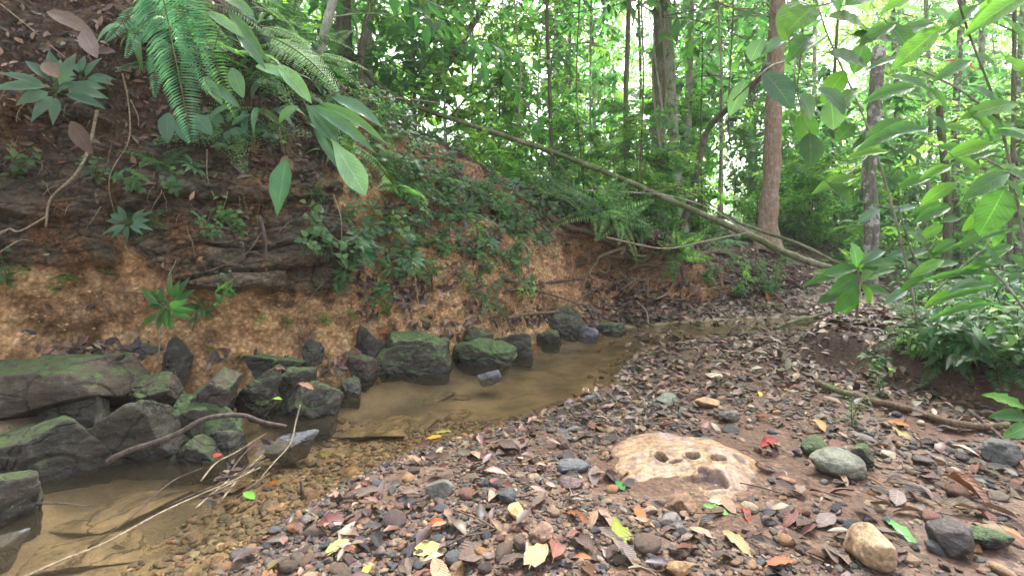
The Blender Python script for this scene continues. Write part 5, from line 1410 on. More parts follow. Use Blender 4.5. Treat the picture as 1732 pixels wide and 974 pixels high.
# fine root hairs hanging from the lip and out of the soil
g = G()
for i in range(420):
    if i % 3: px = rs.uniform(900, 1180); py = np.interp(px, [900, 1050, 1180], [345, 405, 440]) + rs.uniform(0, 45)
    else: px = rs.uniform(0, 900); py = np.interp(px, [0, 300, 600, 900], [120, 220, 230, 350]) + rs.uniform(0, 200)
    l_, n_ = hit(px, py)
    if l_ is None or l_[1] > 9: continue
    p = [l_ - n_ * .01]; d = nrm(n_ + rs.normal(0, .5, 3)); L = rs.uniform(.05, .22)
    for k in range(4): d = nrm(d + np.array([0, 0, -.55]) + rs.normal(0, .3, 3)); p.append(p[-1] + d * L / 4)
    tube(g, p, rs.uniform(.0015, .003), .001, 4, 3, cap=False)
tag(g.build('root_hairs', MAT['root']), 'hair-fine roots trailing out of the bank', kind='stuff')

# ------------------------------------------------------------------ trees
def leafcloud_branch(gl, gs, p0, d, L, leaf, col, per=8, twigs=5, sag=.25, r=.008, tpl=None):
    pts = [p0]; dd = nrm(d)
    for k in range(4): dd = nrm(dd + rs.normal(0, .12, 3) + np.array([0, 0, -sag * .3])); pts.append(pts[-1] + dd * L / 4)
    q = tube(gs, pts, r, r * .25, 5, 3, cap=False)
    locs, dirs = [], []
    for t_ in range(twigs):
        b = q[int((.25 + .75 * (t_ + rs.rand()) / twigs) * (len(q) - 1))]
        td = nrm(dd * .6 + rs.normal(0, .7, 3)); tl = L * rs.uniform(.25, .5)
        tube(gs, [b, b + td * tl * .6, b + td * tl + np.array([0, 0, -.1 * tl])], r * .3, r * .12, 4, 2, cap=False)
        for k in range(per):
            f = (k + .5) / per
            locs.append(b + td * tl * f); a = nrm(np.cross(td, [0, 0, 1])) * (1 if k % 2 else -1)
            dirs.append(nrm(a + td * .6 + rs.normal(0, .25, 3) + np.array([0, 0, -.25])))
    n = len(locs); l_ = leaf * rs.uniform(.6, 1.15, n)
    ups = nrm(np.array([0, 0, 1.]) + rs.normal(0, .35, (n, 3)))
    put(gl, tpl or TPL_LOW, np.array(locs), np.array(dirs), ups, l_, l_ * .42, pal(col, 1, .1) * rs.uniform(.8, 1.2, (n, 1)))

def make_tree(name, h, r, crown0, nb, bl, leaf, col, bark, per=8, twigs=5, lean=.05, lat=True):
    root = empty(name); gt, gs, gl = G(), G(), G()
    lx, ly = rs.normal(0, lean, 2) * h
    pts = [(0, 0, -.15), (lx * .1, ly * .1, h * .3), (lx * .5 + rs.normal(0, .04), ly * .5 + rs.normal(0, .04), h * .65), (lx, ly, h)]
    q = tube(gt, pts, r, r * .3, 8, 6, rough=.2, seed=rs.randint(50), flare=.5)
    for k in range(nb):
        f = crown0 + (1 - crown0) * (k + rs.rand()) / nb
        b = q[min(int(f * (len(q) - 1)), len(q) - 1)]; az = k * 2.4 + rs.rand(); e = rs.uniform(-.1, .8)
        L = bl * rs.uniform(.6, 1.15) * (1 - .45 * abs(f - .5))
        leafcloud_branch(gl, gs, b, np.array([math.cos(az) * math.cos(e), math.sin(az) * math.cos(e), math.sin(e)]), L, leaf, col, per, twigs, r=r * .35)
    gt.build('trunk', MAT[bark], root)
    if gs.n: gs.build('branches', MAT['bark_brown'], root)
    if gl.n: gl.build('crown', MAT['leaf'], root)
    return root

GF = GREEN_Y + GREEN_Y + GREEN_M
PT = [('slender sapling with fine bright leaves', make_tree('sapling', 3.4, .016, .1, 28, .8, .17, GF, 'bark_pale', 7, 5)),
      ('slender sapling with drooping mid-green leaves', make_tree('sapling', 4.6, .02, .1, 34, .95, .2, GREEN_M + GREEN_M + GREEN_Y, 'bark_pale', 7, 5)),
      ('young tree with airy yellow-green crown', make_tree('young_tree', 7.5, .032, .1, 48, 1.4, .22, GF, 'bark_pale', 8, 6)),
      ('young tree with darker crown', make_tree('young_tree', 8.5, .038, .12, 50, 1.5, .24, GREEN_M + GREEN_D, 'bark_lich', 8, 6)),
      ('tall tree with high crown', make_tree('tall_tree', 14, .08, .3, 56, 2.2, .3, GF + GREEN_M, 'bark_pale', 9, 7, .02)),
      ('broad-leaved sapling with big soft leaves', make_tree('sapling', 3.8, .018, .1, 18, .8, .34, GREEN_M + GREEN_Y, 'bark_pale', 5, 4)),
      ('dense leafy bush', make_tree('bush', 1.8, .012, .05, 30, .7, .14, GF + GREEN_M, 'stem', 8, 5))]
tused = {}
def place_tree(k, X, Y, sc=1.0, group='trees and saplings of the wood'):
    noun, src = PT[k]
    o = src if not tused.get(k) else copy_tree(src); tused[k] = True
    o.location = (X, Y, floor_at(X, Y)); o.scale = (sc,) * 3; o.rotation_euler = (0, 0, rs.uniform(0, 6.28))
    cat = 'bush' if k == 6 else 'tree'
    reg(o, '', noun, cat, group, 'forest'); return o
def wooded(X, Y):
    d = float(sdist(np.array([X]), np.array([Y]), EDGE)[0]); dt = float(sdist(np.array([X]), np.array([Y]), TERR)[0])
    px = 866 + X * F / Y
    if d > 0: return dt > 1.5 and Y > 4.5
    if 1180 < px < 1450: return Y > 9.5
    return Y > 6.2 + 1.2 * (px < 1180) and d < -2.2
def fill(n, ks, y0, y1, smin, smax, xr=(-.75, 1.15), px_ok=None):
    c = 0; tr = 0
    while c < n and tr < 5000:
        tr += 1
        Y = y0 + (y1 - y0) * rs.rand() ** 1.1; X = rs.uniform(xr[0] * Y, xr[1] * Y)
        if not wooded(X, Y): continue
        px = 866 + X * F / Y
        if px_ok and not px_ok(px, Y): continue
        place_tree(ks[rs.randint(len(ks))], X, Y, rs.uniform(smin, smax)); c += 1
fill(52, [0, 5, 6, 5, 6, 6], 7, 12, .7, 1.1)
fill(52, [0, 5, 2, 5, 6], 11, 18, .9, 1.3)
fill(32, [2, 3, 4, 6, 5], 17, 28, 1., 1.5)
fill(8, [2, 3], 27, 38, 1.0, 1.4)
fill(12, [0, 1, 6, 5], 5.2, 8, .6, .85, (.72, 1.1))

# bank-top trees at the left
for X, Y, k, s in [(-1.9, 6.2, 1, .9), (-.9, 6.6, 0, 1), (-2.8, 5.6, 1, .8), (-1.4, 7.2, 3, .8), (-.3, 7.6, 0, .9), (.4, 8.2, 1, .9), (-3.6, 6.4, 3, .8)]:
    place_tree(k, X, Y, s)

# far-off wood
g = G(); n = 0
CL = 640
for c in range(CL):
    az = rs.uniform(-1.0, 1.1); Rr = rs.uniform(36, 58); zc = rs.uniform(0, 1) ** 1.7 * 26 + .5
    cx_, cy_ = Rr * math.sin(az), Rr * math.cos(az); m = rs.randint(60, 150); s = rs.uniform(1.4, 3.2)
    q = nrm(rs.normal(0, 1, (m, 3))) * (rs.uniform(.3, 1, (m, 1)) ** .5) * np.array([s, s, s * .75]) + np.array([cx_, cy_, zc])
    put(g, TPL_LOW, q, nrm(rs.normal(0, 1, (m, 3)) + np.array([0, 0, -.4])), nrm(rs.normal(0, .6, (m, 3)) + np.array([0, 0, 1])), rs.uniform(.3, .6, m), .25, pal([GF, GREEN_M][c % 2], 1, .2) * rs.uniform(.8, 1.2, (m, 1)))
tag(g.build('far_wood', MAT['leaf']), 'far-off mass of bright green forest leaves closing the view', kind='stuff')

# ---- the trees one can tell apart
def px_tree(name, label, pts, rpx, bark, crown=True, rpx1=None, flare=.6, sides=14, leaf=.16, col=GF, top=0.0, ch=4.0, rough=.25, extra=None, nb=16, cs=1.0):
    A = [P(*p) for p in pts]
    base = A[0].copy(); 
    root = empty(name, tuple(base))
    gt = G(); r = rpx * base[1] / F
    A = [a - base for a in A]; A.insert(0, A[0] + np.array([0, 0, -.3]))
    if top: A.append(A[-1] + nrm(A[-1] - A[-2]) * top)
    q = tube(gt, A, r, (rpx1 or rpx * .8) * base[1] / F, sides, 8, rough=rough, seed=rs.randint(99), flare=flare)
    gt.build('trunk', MAT[bark], root)
    if crown:
        gs, gl = G(), G()
        for k in range(nb):
            b = q[-1 - rs.randint(0, max(2, len(q) // 4))]; az = k * 2.4; e = rs.uniform(-.2, .9)
            leafcloud_branch(gl, gs, b, np.array([math.cos(az) * math.cos(e), math.sin(az) * math.cos(e), math.sin(e)]), rs.uniform(1, 2.2) * cs, leaf, col, 8, 6, r=max(.008, r * .13))
        gs.build('branches', MAT[bark], root); gl.build('crown', MAT['leaf'], root)
    return tag(root, label, 'tree'), base
t_red, b_red = px_tree('red_barked_tree', 'straight tree with smooth red-brown bark and flared foot, right of centre', [(1298, 392, 8.6), (1304, 300, 8.6), (1308, 200, 8.6), (1316, -10, 8.6)], 14.5, 'bark_red', flare=.75, rpx1=12, top=5, sides=20, nb=34, cs=1.9, leaf=.34, col=GREEN_M)  # crown extended and widened above the view to shade the creek bar
t_v, b_v = px_tree('vine_wrapped_tree', 'mossy tree wrapped in climbing vines near the top centre right', [(1112, 392, 9.6), (1110, 300, 9.6), (1113, 200, 9.6), (1116, -10, 9.6)], 12, 'bark_green', rpx1=9, top=5.5, flare=.3, nb=34, cs=2.0, leaf=.34, col=GREEN_M)  # upper crown, out of view, enlarged as a sun shade for the bar
for k, off in enumerate([(-12, 0), (8, 14), (14, -8), (-4, 10)]):
    g = G(); pts = []
    for j, py in enumerate([392, 330, 270, 210, 150, 90, 30, -20]):
        ph = j * .8 + k * 1.7; pts.append(P(1113 + 10 * math.cos(ph) * (1 if j < 6 else .7), py, 9.6) + np.array([0, -.16 * math.sin(ph) - .08, 0]) - b_v)
    tube(g, pts, .03 - k * .004, .02, 6, 6, rough=.3, seed=k); g.build('climbing_vine', MAT['bark_pale' if k % 2 else 'root'], t_v)
px_tree('pale_twin_tree', 'slim pale tree just right of the vine-wrapped one', [(1152, 372, 9.9), (1142, 260, 9.9), (1134, 120, 9.9), (1126, -10, 9.9)], 8, 'bark_pale', rpx1=7, top=3, nb=12, cs=1.2, leaf=.26, col=GREEN_M)
px_tree('pale_twin_tree', 'thin pale straight tree between the slim pale one and the crooked stem', [(1160, 372, 10.4), (1162, 260, 10.4), (1166, 120, 10.4), (1170, -10, 10.4)], 6.5, 'bark_pale', rpx1=5, top=2, nb=8)
px_tree('crooked_tree', 'crooked bare stem curving right behind the big hanging leaves', [(1150, 392, 7.6), (1168, 340, 7.5), (1182, 275, 7.4), (1196, 222, 7.3), (1222, 192, 7.0), (1250, 172, 6.6), (1285, 130, 6.2), (1300, 110, 6)], 6, 'bark_brown', crown=False, flare=.2, rpx1=4)
px_tree('dark_leaved_tree', 'tree whose dark glossy leaves hang high left of the vine-wrapped one', [(1062, 385, 8.4), (1058, 200, 8.4), (1062, 60, 8.4), (1066, -120, 8.4)], 4, 'bark_brown', rpx1=4, top=.4, nb=44, leaf=.2, col=GREEN_D + GREEN_B, flare=.1)
px_tree('dark_leaved_tree', 'dark-leaved tree hanging over the middle of the fallen trunk', [(935, 300, 7.8), (930, 160, 7.8), (925, 20, 7.8), (930, -90, 7.8)], 3, 'bark_brown', rpx1=3, top=.3, nb=34, leaf=.18, col=GREEN_D + GREEN_M, flare=.1)
t_l, b_l = px_tree('lichen_snag', 'broken-topped trunk spotted with lichen, right part of the wood', [(1472, 446, 5.4), (1474, 370, 5.4), (1470, 300, 5.4), (1477, 200, 5.4), (1487, 82, 5.4)], 11, 'bark_lich', crown=False, flare=.15, rpx1=10)
px_tree('leaning_pale_tree', 'pale thin tree leaning right at the lip of the left bank', [(540, 100, 4.9), (549, 55, 4.9), (558, 20, 4.9), (570, -30, 4.9)], 8, 'bark_pale', rpx1=7, top=7, flare=.1, nb=18, cs=1.3, leaf=.26, col=GREEN_M)  # trunk carried up to an unseen crown that shades the foreground
px_tree('brown_trunk_tree', 'brown rough trunk behind the leaning pale tree', [(580, 60, 6.2), (583, 0, 6.2), (586, -60, 6.2)], 12, 'bark_brown', top=9, nb=22, cs=1.5, leaf=.3, col=GREEN_M)  # unseen broad crown added on top to shade the bank and creek
px_tree('slim_grey_tree', 'slim grey tree curving up right of the leaning pale tree', [(612, 150, 5.8), (610, 90, 5.8), (618, 40, 5.8), (634, -20, 5.8)], 5, 'bark_brown', top=2, nb=8)
px_tree('slim_grey_tree', 'greyish trunk next to the slim curving one', [(622, 110, 6.6), (622, 60, 6.6), (630, -20, 6.6)], 8, 'bark_pale', top=2, nb=8)
px_tree('dark_diagonal_tree', 'dark trunk slanting right over the bank top', [(725, 165, 7.5), (750, 120, 7.5), (780, 75, 7.5), (825, 0, 7.5)], 6, 'bark_brown', top=1.5, nb=8, flare=.1)
for i, (x0, y0, x1, y1, Y, r) in enumerate([(795, 200, 800, -20, 9, 3), (842, 260, 850, -20, 10, 3), (960, 330, 965, -10, 12, 4), (1005, 340, 1000, -10, 11, 3), (1085, 370, 1080, -10, 13, 4),
        (1215, 400, 1218, -10, 12, 4), (1385, 410, 1378, -10, 14, 5), (1415, 415, 1420, -10, 11, 4), (1515, 420, 1510, 20, 11, 6),
        (1560, 420, 1566, 0, 9, 5), (1600, 420, 1590, 200, 8, 9), (1622, 420, 1628, 0, 8.5, 8), (1668, 430, 1660, 0, 10, 7), (1700, 430, 1716, 0, 6, 5), (1722, 420, 1730, 0, 9, 6), (760, 200, 752, -20, 8, 3), (1190, 392, 1188, 100, 10, 2), (930, 300, 925, 60, 9, 2)]):
    A = [P(x0, y0, Y)]; zf = floor_at(A[0][0], A[0][1]); A[0][2] = zf
    root = empty('slender_tree', tuple(A[0])); b0 = A[0].copy()
    e_ = P(x1, y1, Y); m_ = (b0 + e_) / 2 + np.array([rs.normal(0, .08), 0, 0])
    g = G(); q = tube(g, [np.array([0, 0, -.2]), (m_ - b0), (e_ - b0), (e_ - b0) * 1.15], r * .75 * Y / F, r * .5 * Y / F, 9, 8, rough=.25, seed=i, flare=.3)
    gs, gl = g, G()
    for k in range(12): az = k * 1.3 + i; leafcloud_branch(gl, gs, q[-1 - k * 3 // 2], np.array([math.cos(az), math.sin(az), .4]), 1.0, .14, GF, 8, 5, r=.01)
    gs.build('trunk', MAT[['bark_pale', 'bark_brown', 'bark_lich'][i % 3]], root); gl.build('crown', MAT['leaf'], root)
    reg(root, ['pale', 'brown', 'lichen-flecked'][i % 3], 'slender tree trunk', 'tree', 'slender trunks of the wood', 'forest')

# fallen mossy trunk and pole
A = dpts([(612, 118, 6.0), (660, 158, 6.1), (720, 186, 6.2), (800, 213, 6.3), (930, 256, 6.4), (1050, 302, 6.4), (1150, 346, 6.3), (1260, 394, 6.2), (1335, 430, 6.1), (1405, 454, 6.0)])
root = empty('fallen_tree', tuple(A[-1])); g = G()
tube(g, (A - A[-1])[::-1], .044, .026, 12, 8, rough=.35, seed=3); g.build('trunk', MAT['bark_green'], root)
for a, b, c_ in [((1085, 318), (1150, 320), (1245, 372)), ((760, 200), (800, 160), (870, 142)), ((1010, 290), (1050, 262), (1100, 240)), ((690, 175), (640, 120), (560, 95)), ((930, 256), (960, 300), (960, 330))]:
    g = G(); tube(g, dpts([(*a, 6.35), (*b, 6.3), (*c_, 6.3)]) - A[-1], .012, .006, 6, 6, rough=.2)
    g.build('side_branch', MAT['bark_brown'], root)
tag(root, 'long mossy fallen trunk slanting down across the middle of the wood', 'tree')
rope('fallen_pole', 'thinner mossy pole lying beside the lower end of the fallen trunk', 'branch', None, 3.4, 'bark_green', r1=3.4, A=dpts([(1222, 366, 7.2), (1290, 392, 6.9), (1350, 412, 6.5), (1412, 442, 6.2)]))
rope('thin_branch', 'thin arched grey branch above the lower end of the fallen trunk', 'branch', None, 2.2, 'bark_pale', r1=2, A=dpts([(985, 322, 6.2), (1120, 330, 6), (1200, 352, 6), (1262, 390, 6.1)]))
rope('thin_branch', 'long thin bare branch over the red hollow to the fallen trunk', 'branch', None, 2.4, 'root', r1=2.4, A=dpts([(1025, 402, 5.3), (1120, 420, 5.4), (1190, 408, 5.6), (1262, 394, 5.9)]))
rope('thin_branch', 'thin wire-like stem crossing in front of the upper bank', 'branch', None, 1.6, 'root', r1=1.2, A=dpts([(565, 182, 3.6), (640, 165, 3.6), (740, 175, 3.8), (800, 190, 4)]))
for i, pts in enumerate([[(1085, 0), (1088, 150), (1080, 330)], [(1215, 0), (1222, 180), (1218, 370)], [(1240, 20), (1232, 200), (1245, 320)], [(870, 0), (880, 120), (875, 220)], [(980, 0), (975, 140), (985, 300)], [(720, 0), (716, 90), (719, 168)], [(1360, 0), (1352, 120), (1340, 180)], [(1335, 70), (1370, 150), (1352, 260)]]):
    A = dpts([(a, b, 7 + i % 3) for a, b in pts]); A = np.vstack([A[0] + [0, 0, 1.5], A])
    g = G(); tube(g, A, .014, .01, 6, 8, rough=.2, seed=i); o = g.build('hanging_liana', MAT['root' if i % 2 else 'rootd'], origin=A[-1]); reg(o, ['brown', 'pale'][i % 2], 'hanging liana', 'liana', 'lianas hanging in the wood', 'forest', pos=A[2])

# ------------------------------------------------------------------ big-leaved saplings on the right, near the camera
def near_sapling(name, label, stems, leaves, twigs=()):
    root = empty(name); gs, gl, gt = G(), G(), G()
    for pts, r in stems: tube(gs, dpts(pts), r, r * .5, 8, 6, rough=.15, cap=True)
    for pts, r in twigs: tube(gs, dpts(pts), r, r * .5, 6, 5, cap=False)
    for (x0, y0, x1, y1, wpx, Y, col) in leaves:
        A, B_ = P(x0, y0, Y), P(x1, y1, Y - .04 + rs.uniform(-.05, .05)); d = B_ - A; L = np.linalg.norm(d); dr = rs.uniform(.2, .5)
        put(gl, leaf_tpl('ell', 12, rs.uniform(.1, .4), dr, rs.uniform(.01, .035)), A[None], nrm(d + np.array([0, 0, dr * L * .6])), nrm(np.array([rs.uniform(-.4, .4), -.9, .7])), L * 1.06, wpx * Y / F, np.array(col))
        tube(gl, [A - nrm(d) * .02 + [0, .0, .01], A], .0018, .0018, 4, 2, cap=False, c=col)
    gs.build('stem', MAT['bark_pale'], root)
    if gt.n: gt.build('twigs', MAT['stem'], root)
    gl.build('leaves', MAT['bigleaf'], root)
    return tag(root, label, 'sapling')
db = (.045, .10, .075); lb = (.09, .17, .12); mg = (.05, .13, .035); yg = (.09, .2, .035)
near_sapling('big_leaf_sapling', 'sapling with big toothed blue-green leaves hanging before the red-barked tree',
  [([(1560, 640, 3.0), (1540, 480, 2.9), (1480, 250, 2.7), (1400, 60, 2.5), (1370, -40, 2.4)], .007)],
  [(1290, 122, 1338, 178, 52, 2.1, db), (1352, 158, 1378, 200, 48, 2.15, lb), (1382, 150, 1430, 190, 38, 2.15, lb), (1360, 188, 1368, 246, 44, 2.2, mg), (1405, 170, 1412, 216, 40, 2.3, lb), (1262, 135, 1240, 192, 28, 2.3, lb), (1290, 66, 1272, 100, 34, 2.4, lb), (1328, 65, 1300, 92, 20, 2.4, lb),
   (1370, 225, 1375, 278, 38, 2.2, mg), (1380, 10, 1340, 50, 50, 2.0, yg), (1400, 30, 1490, 60, 46, 2.0, yg), (1430, 10, 1500, -20, 50, 2.0, mg), (1350, 0, 1330, 60, 44, 2.1, yg), (1440, 60, 1520, 70, 40, 2.0, mg), (1400, 90, 1470, 110, 38, 2.2, mg), (1430, 120, 1400, 170, 34, 2.2, yg),
   (1420, 20, 1410, -30, 40, 2.1, mg), (1500, 40, 1545, 90, 36, 2.0, mg), (1375, 60, 1345, 100, 30, 2.2, mg), (1460, 75, 1450, 120, 34, 2.3, mg), (1450, 150, 1420, 185, 24, 2.5, yg), (1445, 210, 1418, 238, 26, 2.5, mg), (1400, 310, 1440, 345, 24, 2.4, mg), (1450, 300, 1385, 330, 24, 2.4, yg)],
  [([(1400, 60, 2.5), (1340, 100, 2.3), (1300, 115, 2.15), (1240, 170, 2.3)], .006), ([(1345, 98, 2.3), (1345, 140, 2.2), (1366, 225, 2.2)], .004), ([(1480, 250, 2.7), (1440, 290, 2.5), (1400, 310, 2.4)], .004)])
def rnd_leaves(x0, x1, y0, y1, n, Ymin, Ymax, lmin, lmax, cols_):
    out = []
    for _ in range(n):
        x, y = rs.uniform(x0, x1), rs.uniform(y0, y1); Y = rs.uniform(Ymin, Ymax); L = rs.uniform(lmin, lmax) * F / Y
        a = rs.choice([-1, 1]) * rs.uniform(.05, .7) + (math.pi if rs.rand() < .5 else 0)
        out.append((x, y, x + L * math.cos(a), y + abs(L * math.sin(a)) * 1.0 + L * .15, L * rs.uniform(.36, .48), Y, np.array(cols_[rs.randint(len(cols_))]) * rs.uniform(.8, 1.2)))
    return out
near_sapling('overhanging_sapling', 'sapling with large soft leaves filling the upper right corner',
  [([(1745, 620, 2.6), (1730, 400, 2.5), (1690, 200, 2.3), (1640, 60, 2.1), (1600, -60, 2.0)], .007), ([(1690, 200, 2.3), (1620, 150, 2.2), (1560, 120, 2.2)], .006), ([(1720, 300, 2.4), (1650, 260, 2.3), (1600, 250, 2.3)], .005)],
  rnd_leaves(1510, 1740, -40, 90, 22, 1.8, 2.4, .13, .19, [mg, yg, (.07, .15, .06)]) + rnd_leaves(1500, 1740, 90, 260, 30, 1.9, 2.6, .12, .18, [mg, yg, mg]) + rnd_leaves(1570, 1740, 240, 380, 20, 1.9, 2.6, .11, .16, [mg, yg]) +
  [(1700, 318, 1668, 395, 50, 1.9, mg), (1650, 120, 1612, 100, 14, 2.2, (.3, .06, .05))])
near_sapling('creekside_sapling', 'waist-high sapling with broad leaves beside the creek, upright pale-backed top leaf',
  [([(1447, 568, 3.9), (1450, 520, 3.85), (1452, 470, 3.8), (1450, 445, 3.8)], .014)],
  [(1449, 452, 1448, 412, 32, 3.7, (.13, .3, .1)), (1450, 455, 1400, 470, 20, 3.7, mg), (1450, 465, 1410, 500, 24, 3.7, mg), (1455, 455, 1500, 470, 22, 3.7, mg), (1455, 470, 1490, 465, 20, 3.6, yg), (1448, 480, 1420, 530, 24, 3.7, mg), (1455, 480, 1476, 520, 20, 3.7, yg),
   (1450, 490, 1435, 535, 18, 3.75, mg), (1458, 450, 1540, 445, 16, 3.7, mg), (1445, 470, 1385, 465, 18, 3.8, yg), (1452, 460, 1470, 430, 16, 3.8, yg), (1440, 490, 1390, 515, 20, 3.8, mg), (1460, 488, 1505, 500, 18, 3.8, mg), (1440, 465, 1370, 490, 16, 3.9, mg)])
near_sapling('low_leafy_sapling', 'low leafy sapling with mixed light and dark leaves right of the creekside one',
  [([(1600, 570, 3.4), (1575, 500, 3.3), (1540, 420, 3.2), (1520, 350, 3.1)], .01), ([(1575, 500, 3.3), (1640, 440, 3.2), (1700, 400, 3.1)], .007)],
  rnd_leaves(1480, 1730, 330, 500, 62, 2.7, 3.8, .10, .16, [mg, yg, lb, mg]))
near_sapling('right_edge_sapling', 'narrow-leaved sapling leaning in from the right frame edge',
  [([(1760, 560, 2.2), (1700, 480, 2.2), (1650, 430, 2.2)], .007)], [(1700 + rs.uniform(-60, 40), 380 + 14 * i + rs.uniform(-6, 6), 1640 + rs.uniform(-60, 60), 392 + 14 * i + rs.uniform(0, 25), 13, 2.2, mg) for i in range(13)])
near_sapling('corner_seedling', 'seedling with bright green leaves at the right edge behind the dark grey stone',
  [([(1745, 770, 1.95), (1735, 720, 1.9), (1720, 680, 1.9)], .004)], [(1735, 690, 1680, 674, 20, 1.9, (.12, .3, .05)), (1735, 705, 1690, 712, 22, 1.9, mg), (1740, 720, 1715, 745, 24, 1.9, (.12, .3, .08)), (1738, 700, 1760, 680, 20, 1.9, mg)])

for _ in range(70):
    Y = rs.uniform(8.6, 15); px = rs.uniform(1130, 1520); X = (px - 866) * Y / F
    if Y < 9.4 and 1250 < px < 1400: continue
    plant('understory', 0, 0, rs.uniform(.45, .95), 'forest', pos=np.array([X, Y, floor_at(X, Y)]), nv=np.array([0, 0, 1]))
# undergrowth on the right terrace
cnt = 0
while cnt < 120:
    px, py = rs.uniform(1500, 1760), rs.uniform(470, 625)
    if py > 560 and px < 1560: continue
    k = ['bright', 'seedling', 'rosette', 'fern', 'seedling', 'bright'][rs.randint(6)]
    plant(k, px, py, rs.uniform(.8, 1.35), 'bar', 'undergrowth on the right terrace'); cnt += 1
for px, py, s in [(1470, 650, .8), (1490, 670, .7), (1545, 600, .8), (1440, 715, .5), (1365, 500, .6), (1240, 500, .7), (1290, 495, .9), (1310, 500, .8), (1180, 555, .4), (1500, 620, .7), (1530, 590, .8), (1280, 470, .8), (1215, 470, .8)]:
    plant('seedling' if s < .8 else 'bright', px, py, s, 'bar')

# ------------------------------------------------------------------ thin haze volume added to lift the darks of the forest
V = np.array([(x, y, z) for z in (-2.5, 45) for y in (-8, 75) for x in (-75, 80)], float)
g = G(); g.add(V, F4=[(0, 2, 3, 1), (4, 5, 7, 6), (0, 1, 5, 4), (2, 6, 7, 3), (0, 4, 6, 2), (1, 3, 7, 5)])
hm = bpy.data.materials.new('added_haze'); hm.use_nodes = True; hm.node_tree.nodes.clear()
ho = hm.node_tree.nodes.new('ShaderNodeOutputMaterial'); hv = hm.node_tree.nodes.new('ShaderNodeVolumePrincipled')
hv.inputs['Color'].default_value = (.95, .98, .95, 1); hv.inputs['Density'].default_value = 0.002; hv.inputs['Anisotropy'].default_value = .35
hm.node_tree.links.new(hv.outputs[0], ho.inputs['Volume'])
tag(g.build('haze', hm, smooth=False), 'thin pale haze added to lift the dark tones of the forest', kind='stuff')

# drop prototypes that were never placed
for k, (pr, _, _) in PRO.items():
    for p in pr:
        if not used.get(p.name):
            for ch in list(p.children): bpy.data.objects.remove(ch)
            bpy.data.objects.remove(p)
for k, (_, p) in enumerate(PT):
    if not tused.get(k):
        for ch in list(p.children): bpy.data.objects.remove(ch)
        bpy.data.objects.remove(p)

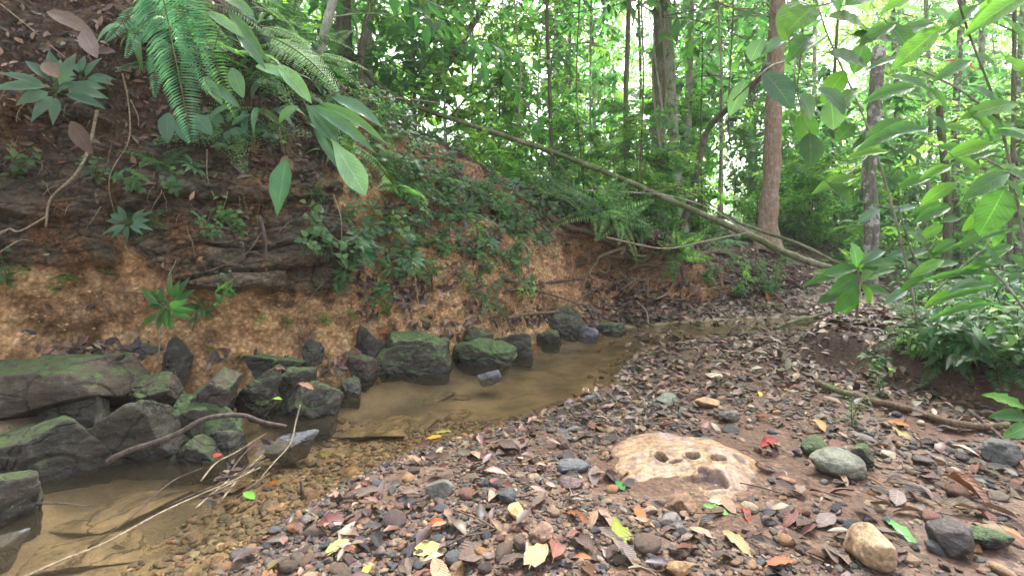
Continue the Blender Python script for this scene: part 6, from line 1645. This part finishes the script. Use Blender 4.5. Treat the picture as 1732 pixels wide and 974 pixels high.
# ------------------------------------------------------------------ finish the labels of the repeats: what each stands next to
LM = {'bar': [(1165, 790, 'the holed rock'), (1418, 780, 'the rounded olive stone'), (1470, 915, 'the oblong tan stone'), (1612, 905, 'the dark tapered stone'), (1560, 705, 'the long crooked branch'), (1057, 922, 'the speckled yellow leaf'), (735, 934, 'the pale lobed leaf'),
              (745, 822, 'the grey triangular stone'), (872, 862, 'the orange knobbly stone'), (560, 900, 'the pink folded leaf'), (970, 786, 'the blue-grey stone'), (989, 664, 'the hollow pod'), (1233, 700, 'the grey-brown angular stone'), (1530, 742, 'the pale yellow leaf'), (1530, 908, 'the fresh green leaf'), (1208, 635, 'the cream stone'), (1447, 560, 'the creekside sapling'), (400, 810, 'the twig jam'), (1690, 760, 'the dark grey stone'), (1322, 960, 'the orange-red leaf'), (1600, 570, 'the low leafy sapling'), (1250, 926, 'the ribbed orange leaf')],
      'bank': [(95, 175, 'the large rosette'), (300, 100, 'the giant fern'), (510, 100, 'the feathery fern'), (560, 230, 'the pleated blades'), (478, 310, 'the hanging blade'), (320, 440, 'the glossy plant'), (298, 596, 'the upright block'), (690, 600, 'the big cracked boulder'), (950, 540, 'the dark domed boulder'), (1030, 430, 'the bright bent root'), (1150, 480, 'the leaning dark stick'), (685, 395, 'the olive fern'), (935, 475, 'the mottled dead branch'), (820, 600, 'the rounded boulder'), (225, 400, 'the ledge notch'), (1298, 392, 'the red-barked tree'), (830, 330, 'the leafy belt'), (720, 260, 'the wire-like stem'), (560, 40, 'the leaning pale tree'), (100, 440, 'the left ledge')],
      'forest': [(555, 50, 'the leaning pale tree'), (622, 100, 'the slim grey trees'), (760, 100, 'the dark slanting tree'), (900, 250, 'the fallen trunk'), (1113, 250, 'the vine-wrapped tree'), (1190, 260, 'the crooked stem'), (1306, 250, 'the red-barked tree'), (1475, 300, 'the lichen-spotted trunk'), (1650, 250, 'the overhanging sapling'), (1380, 440, 'the foot of the fallen trunk'), (1040, 360, 'the red hollow')]}
def place_words(px, py, zone):
    c = sorted(LM[zone], key=lambda m: (m[0] - px) ** 2 + ((m[1] - py) * 1.3) ** 2)[0]
    dx, dy = px - c[0], (py - c[1])
    D = math.hypot(dx, dy)
    far = 'just ' if D < 45 else 'well ' if D > 130 else ''
    if zone == 'forest' or zone == 'bank':
        v = 'above' if dy < 0 else 'below'
        if zone == 'forest': w = ('left of' if dx < 0 else 'right of')
        else: w = ('left of' if dx < 0 else 'right of') if abs(dx) > abs(dy) else v
    else:
        w = ('left of' if dx < 0 else 'right of') if abs(dx) > abs(dy) * 1.2 else ('behind' if dy < 0 else 'in front of')
    return far + w + ' ' + c[2]
ORD = ['first', 'second', 'third', 'fourth', 'fifth', 'sixth', 'seventh', 'eighth', 'ninth', 'tenth', 'eleventh', 'twelfth', 'thirteenth', 'fourteenth', 'fifteenth', 'sixteenth', 'seventeenth', 'eighteenth', 'nineteenth', 'twentieth']
buck = {}
for o, adj, noun, zone, (px, py) in REG:
    k = ((adj + ' ' + noun).strip(), place_words(px, py, zone))
    buck.setdefault(k, []).append((px, o))
for (nn_, pw_), L_ in buck.items():
    L_.sort(key=lambda a: a[0])
    for i, (px, o) in enumerate(L_):
        s = nn_ + ' ' + pw_
        if len(L_) > 1:
            s = ((ORD[i] if i < len(ORD) else 'number %d' % (i + 1)) + ' ' + s + ', counting from the left') if i < len(L_) - 1 else 'rightmost ' + s
        w = s.split()
        if len(w) > 16: s = s.replace(', counting from the left', ' from the left')
        w = s.split(); o['label'] = ' '.join(w[:16])
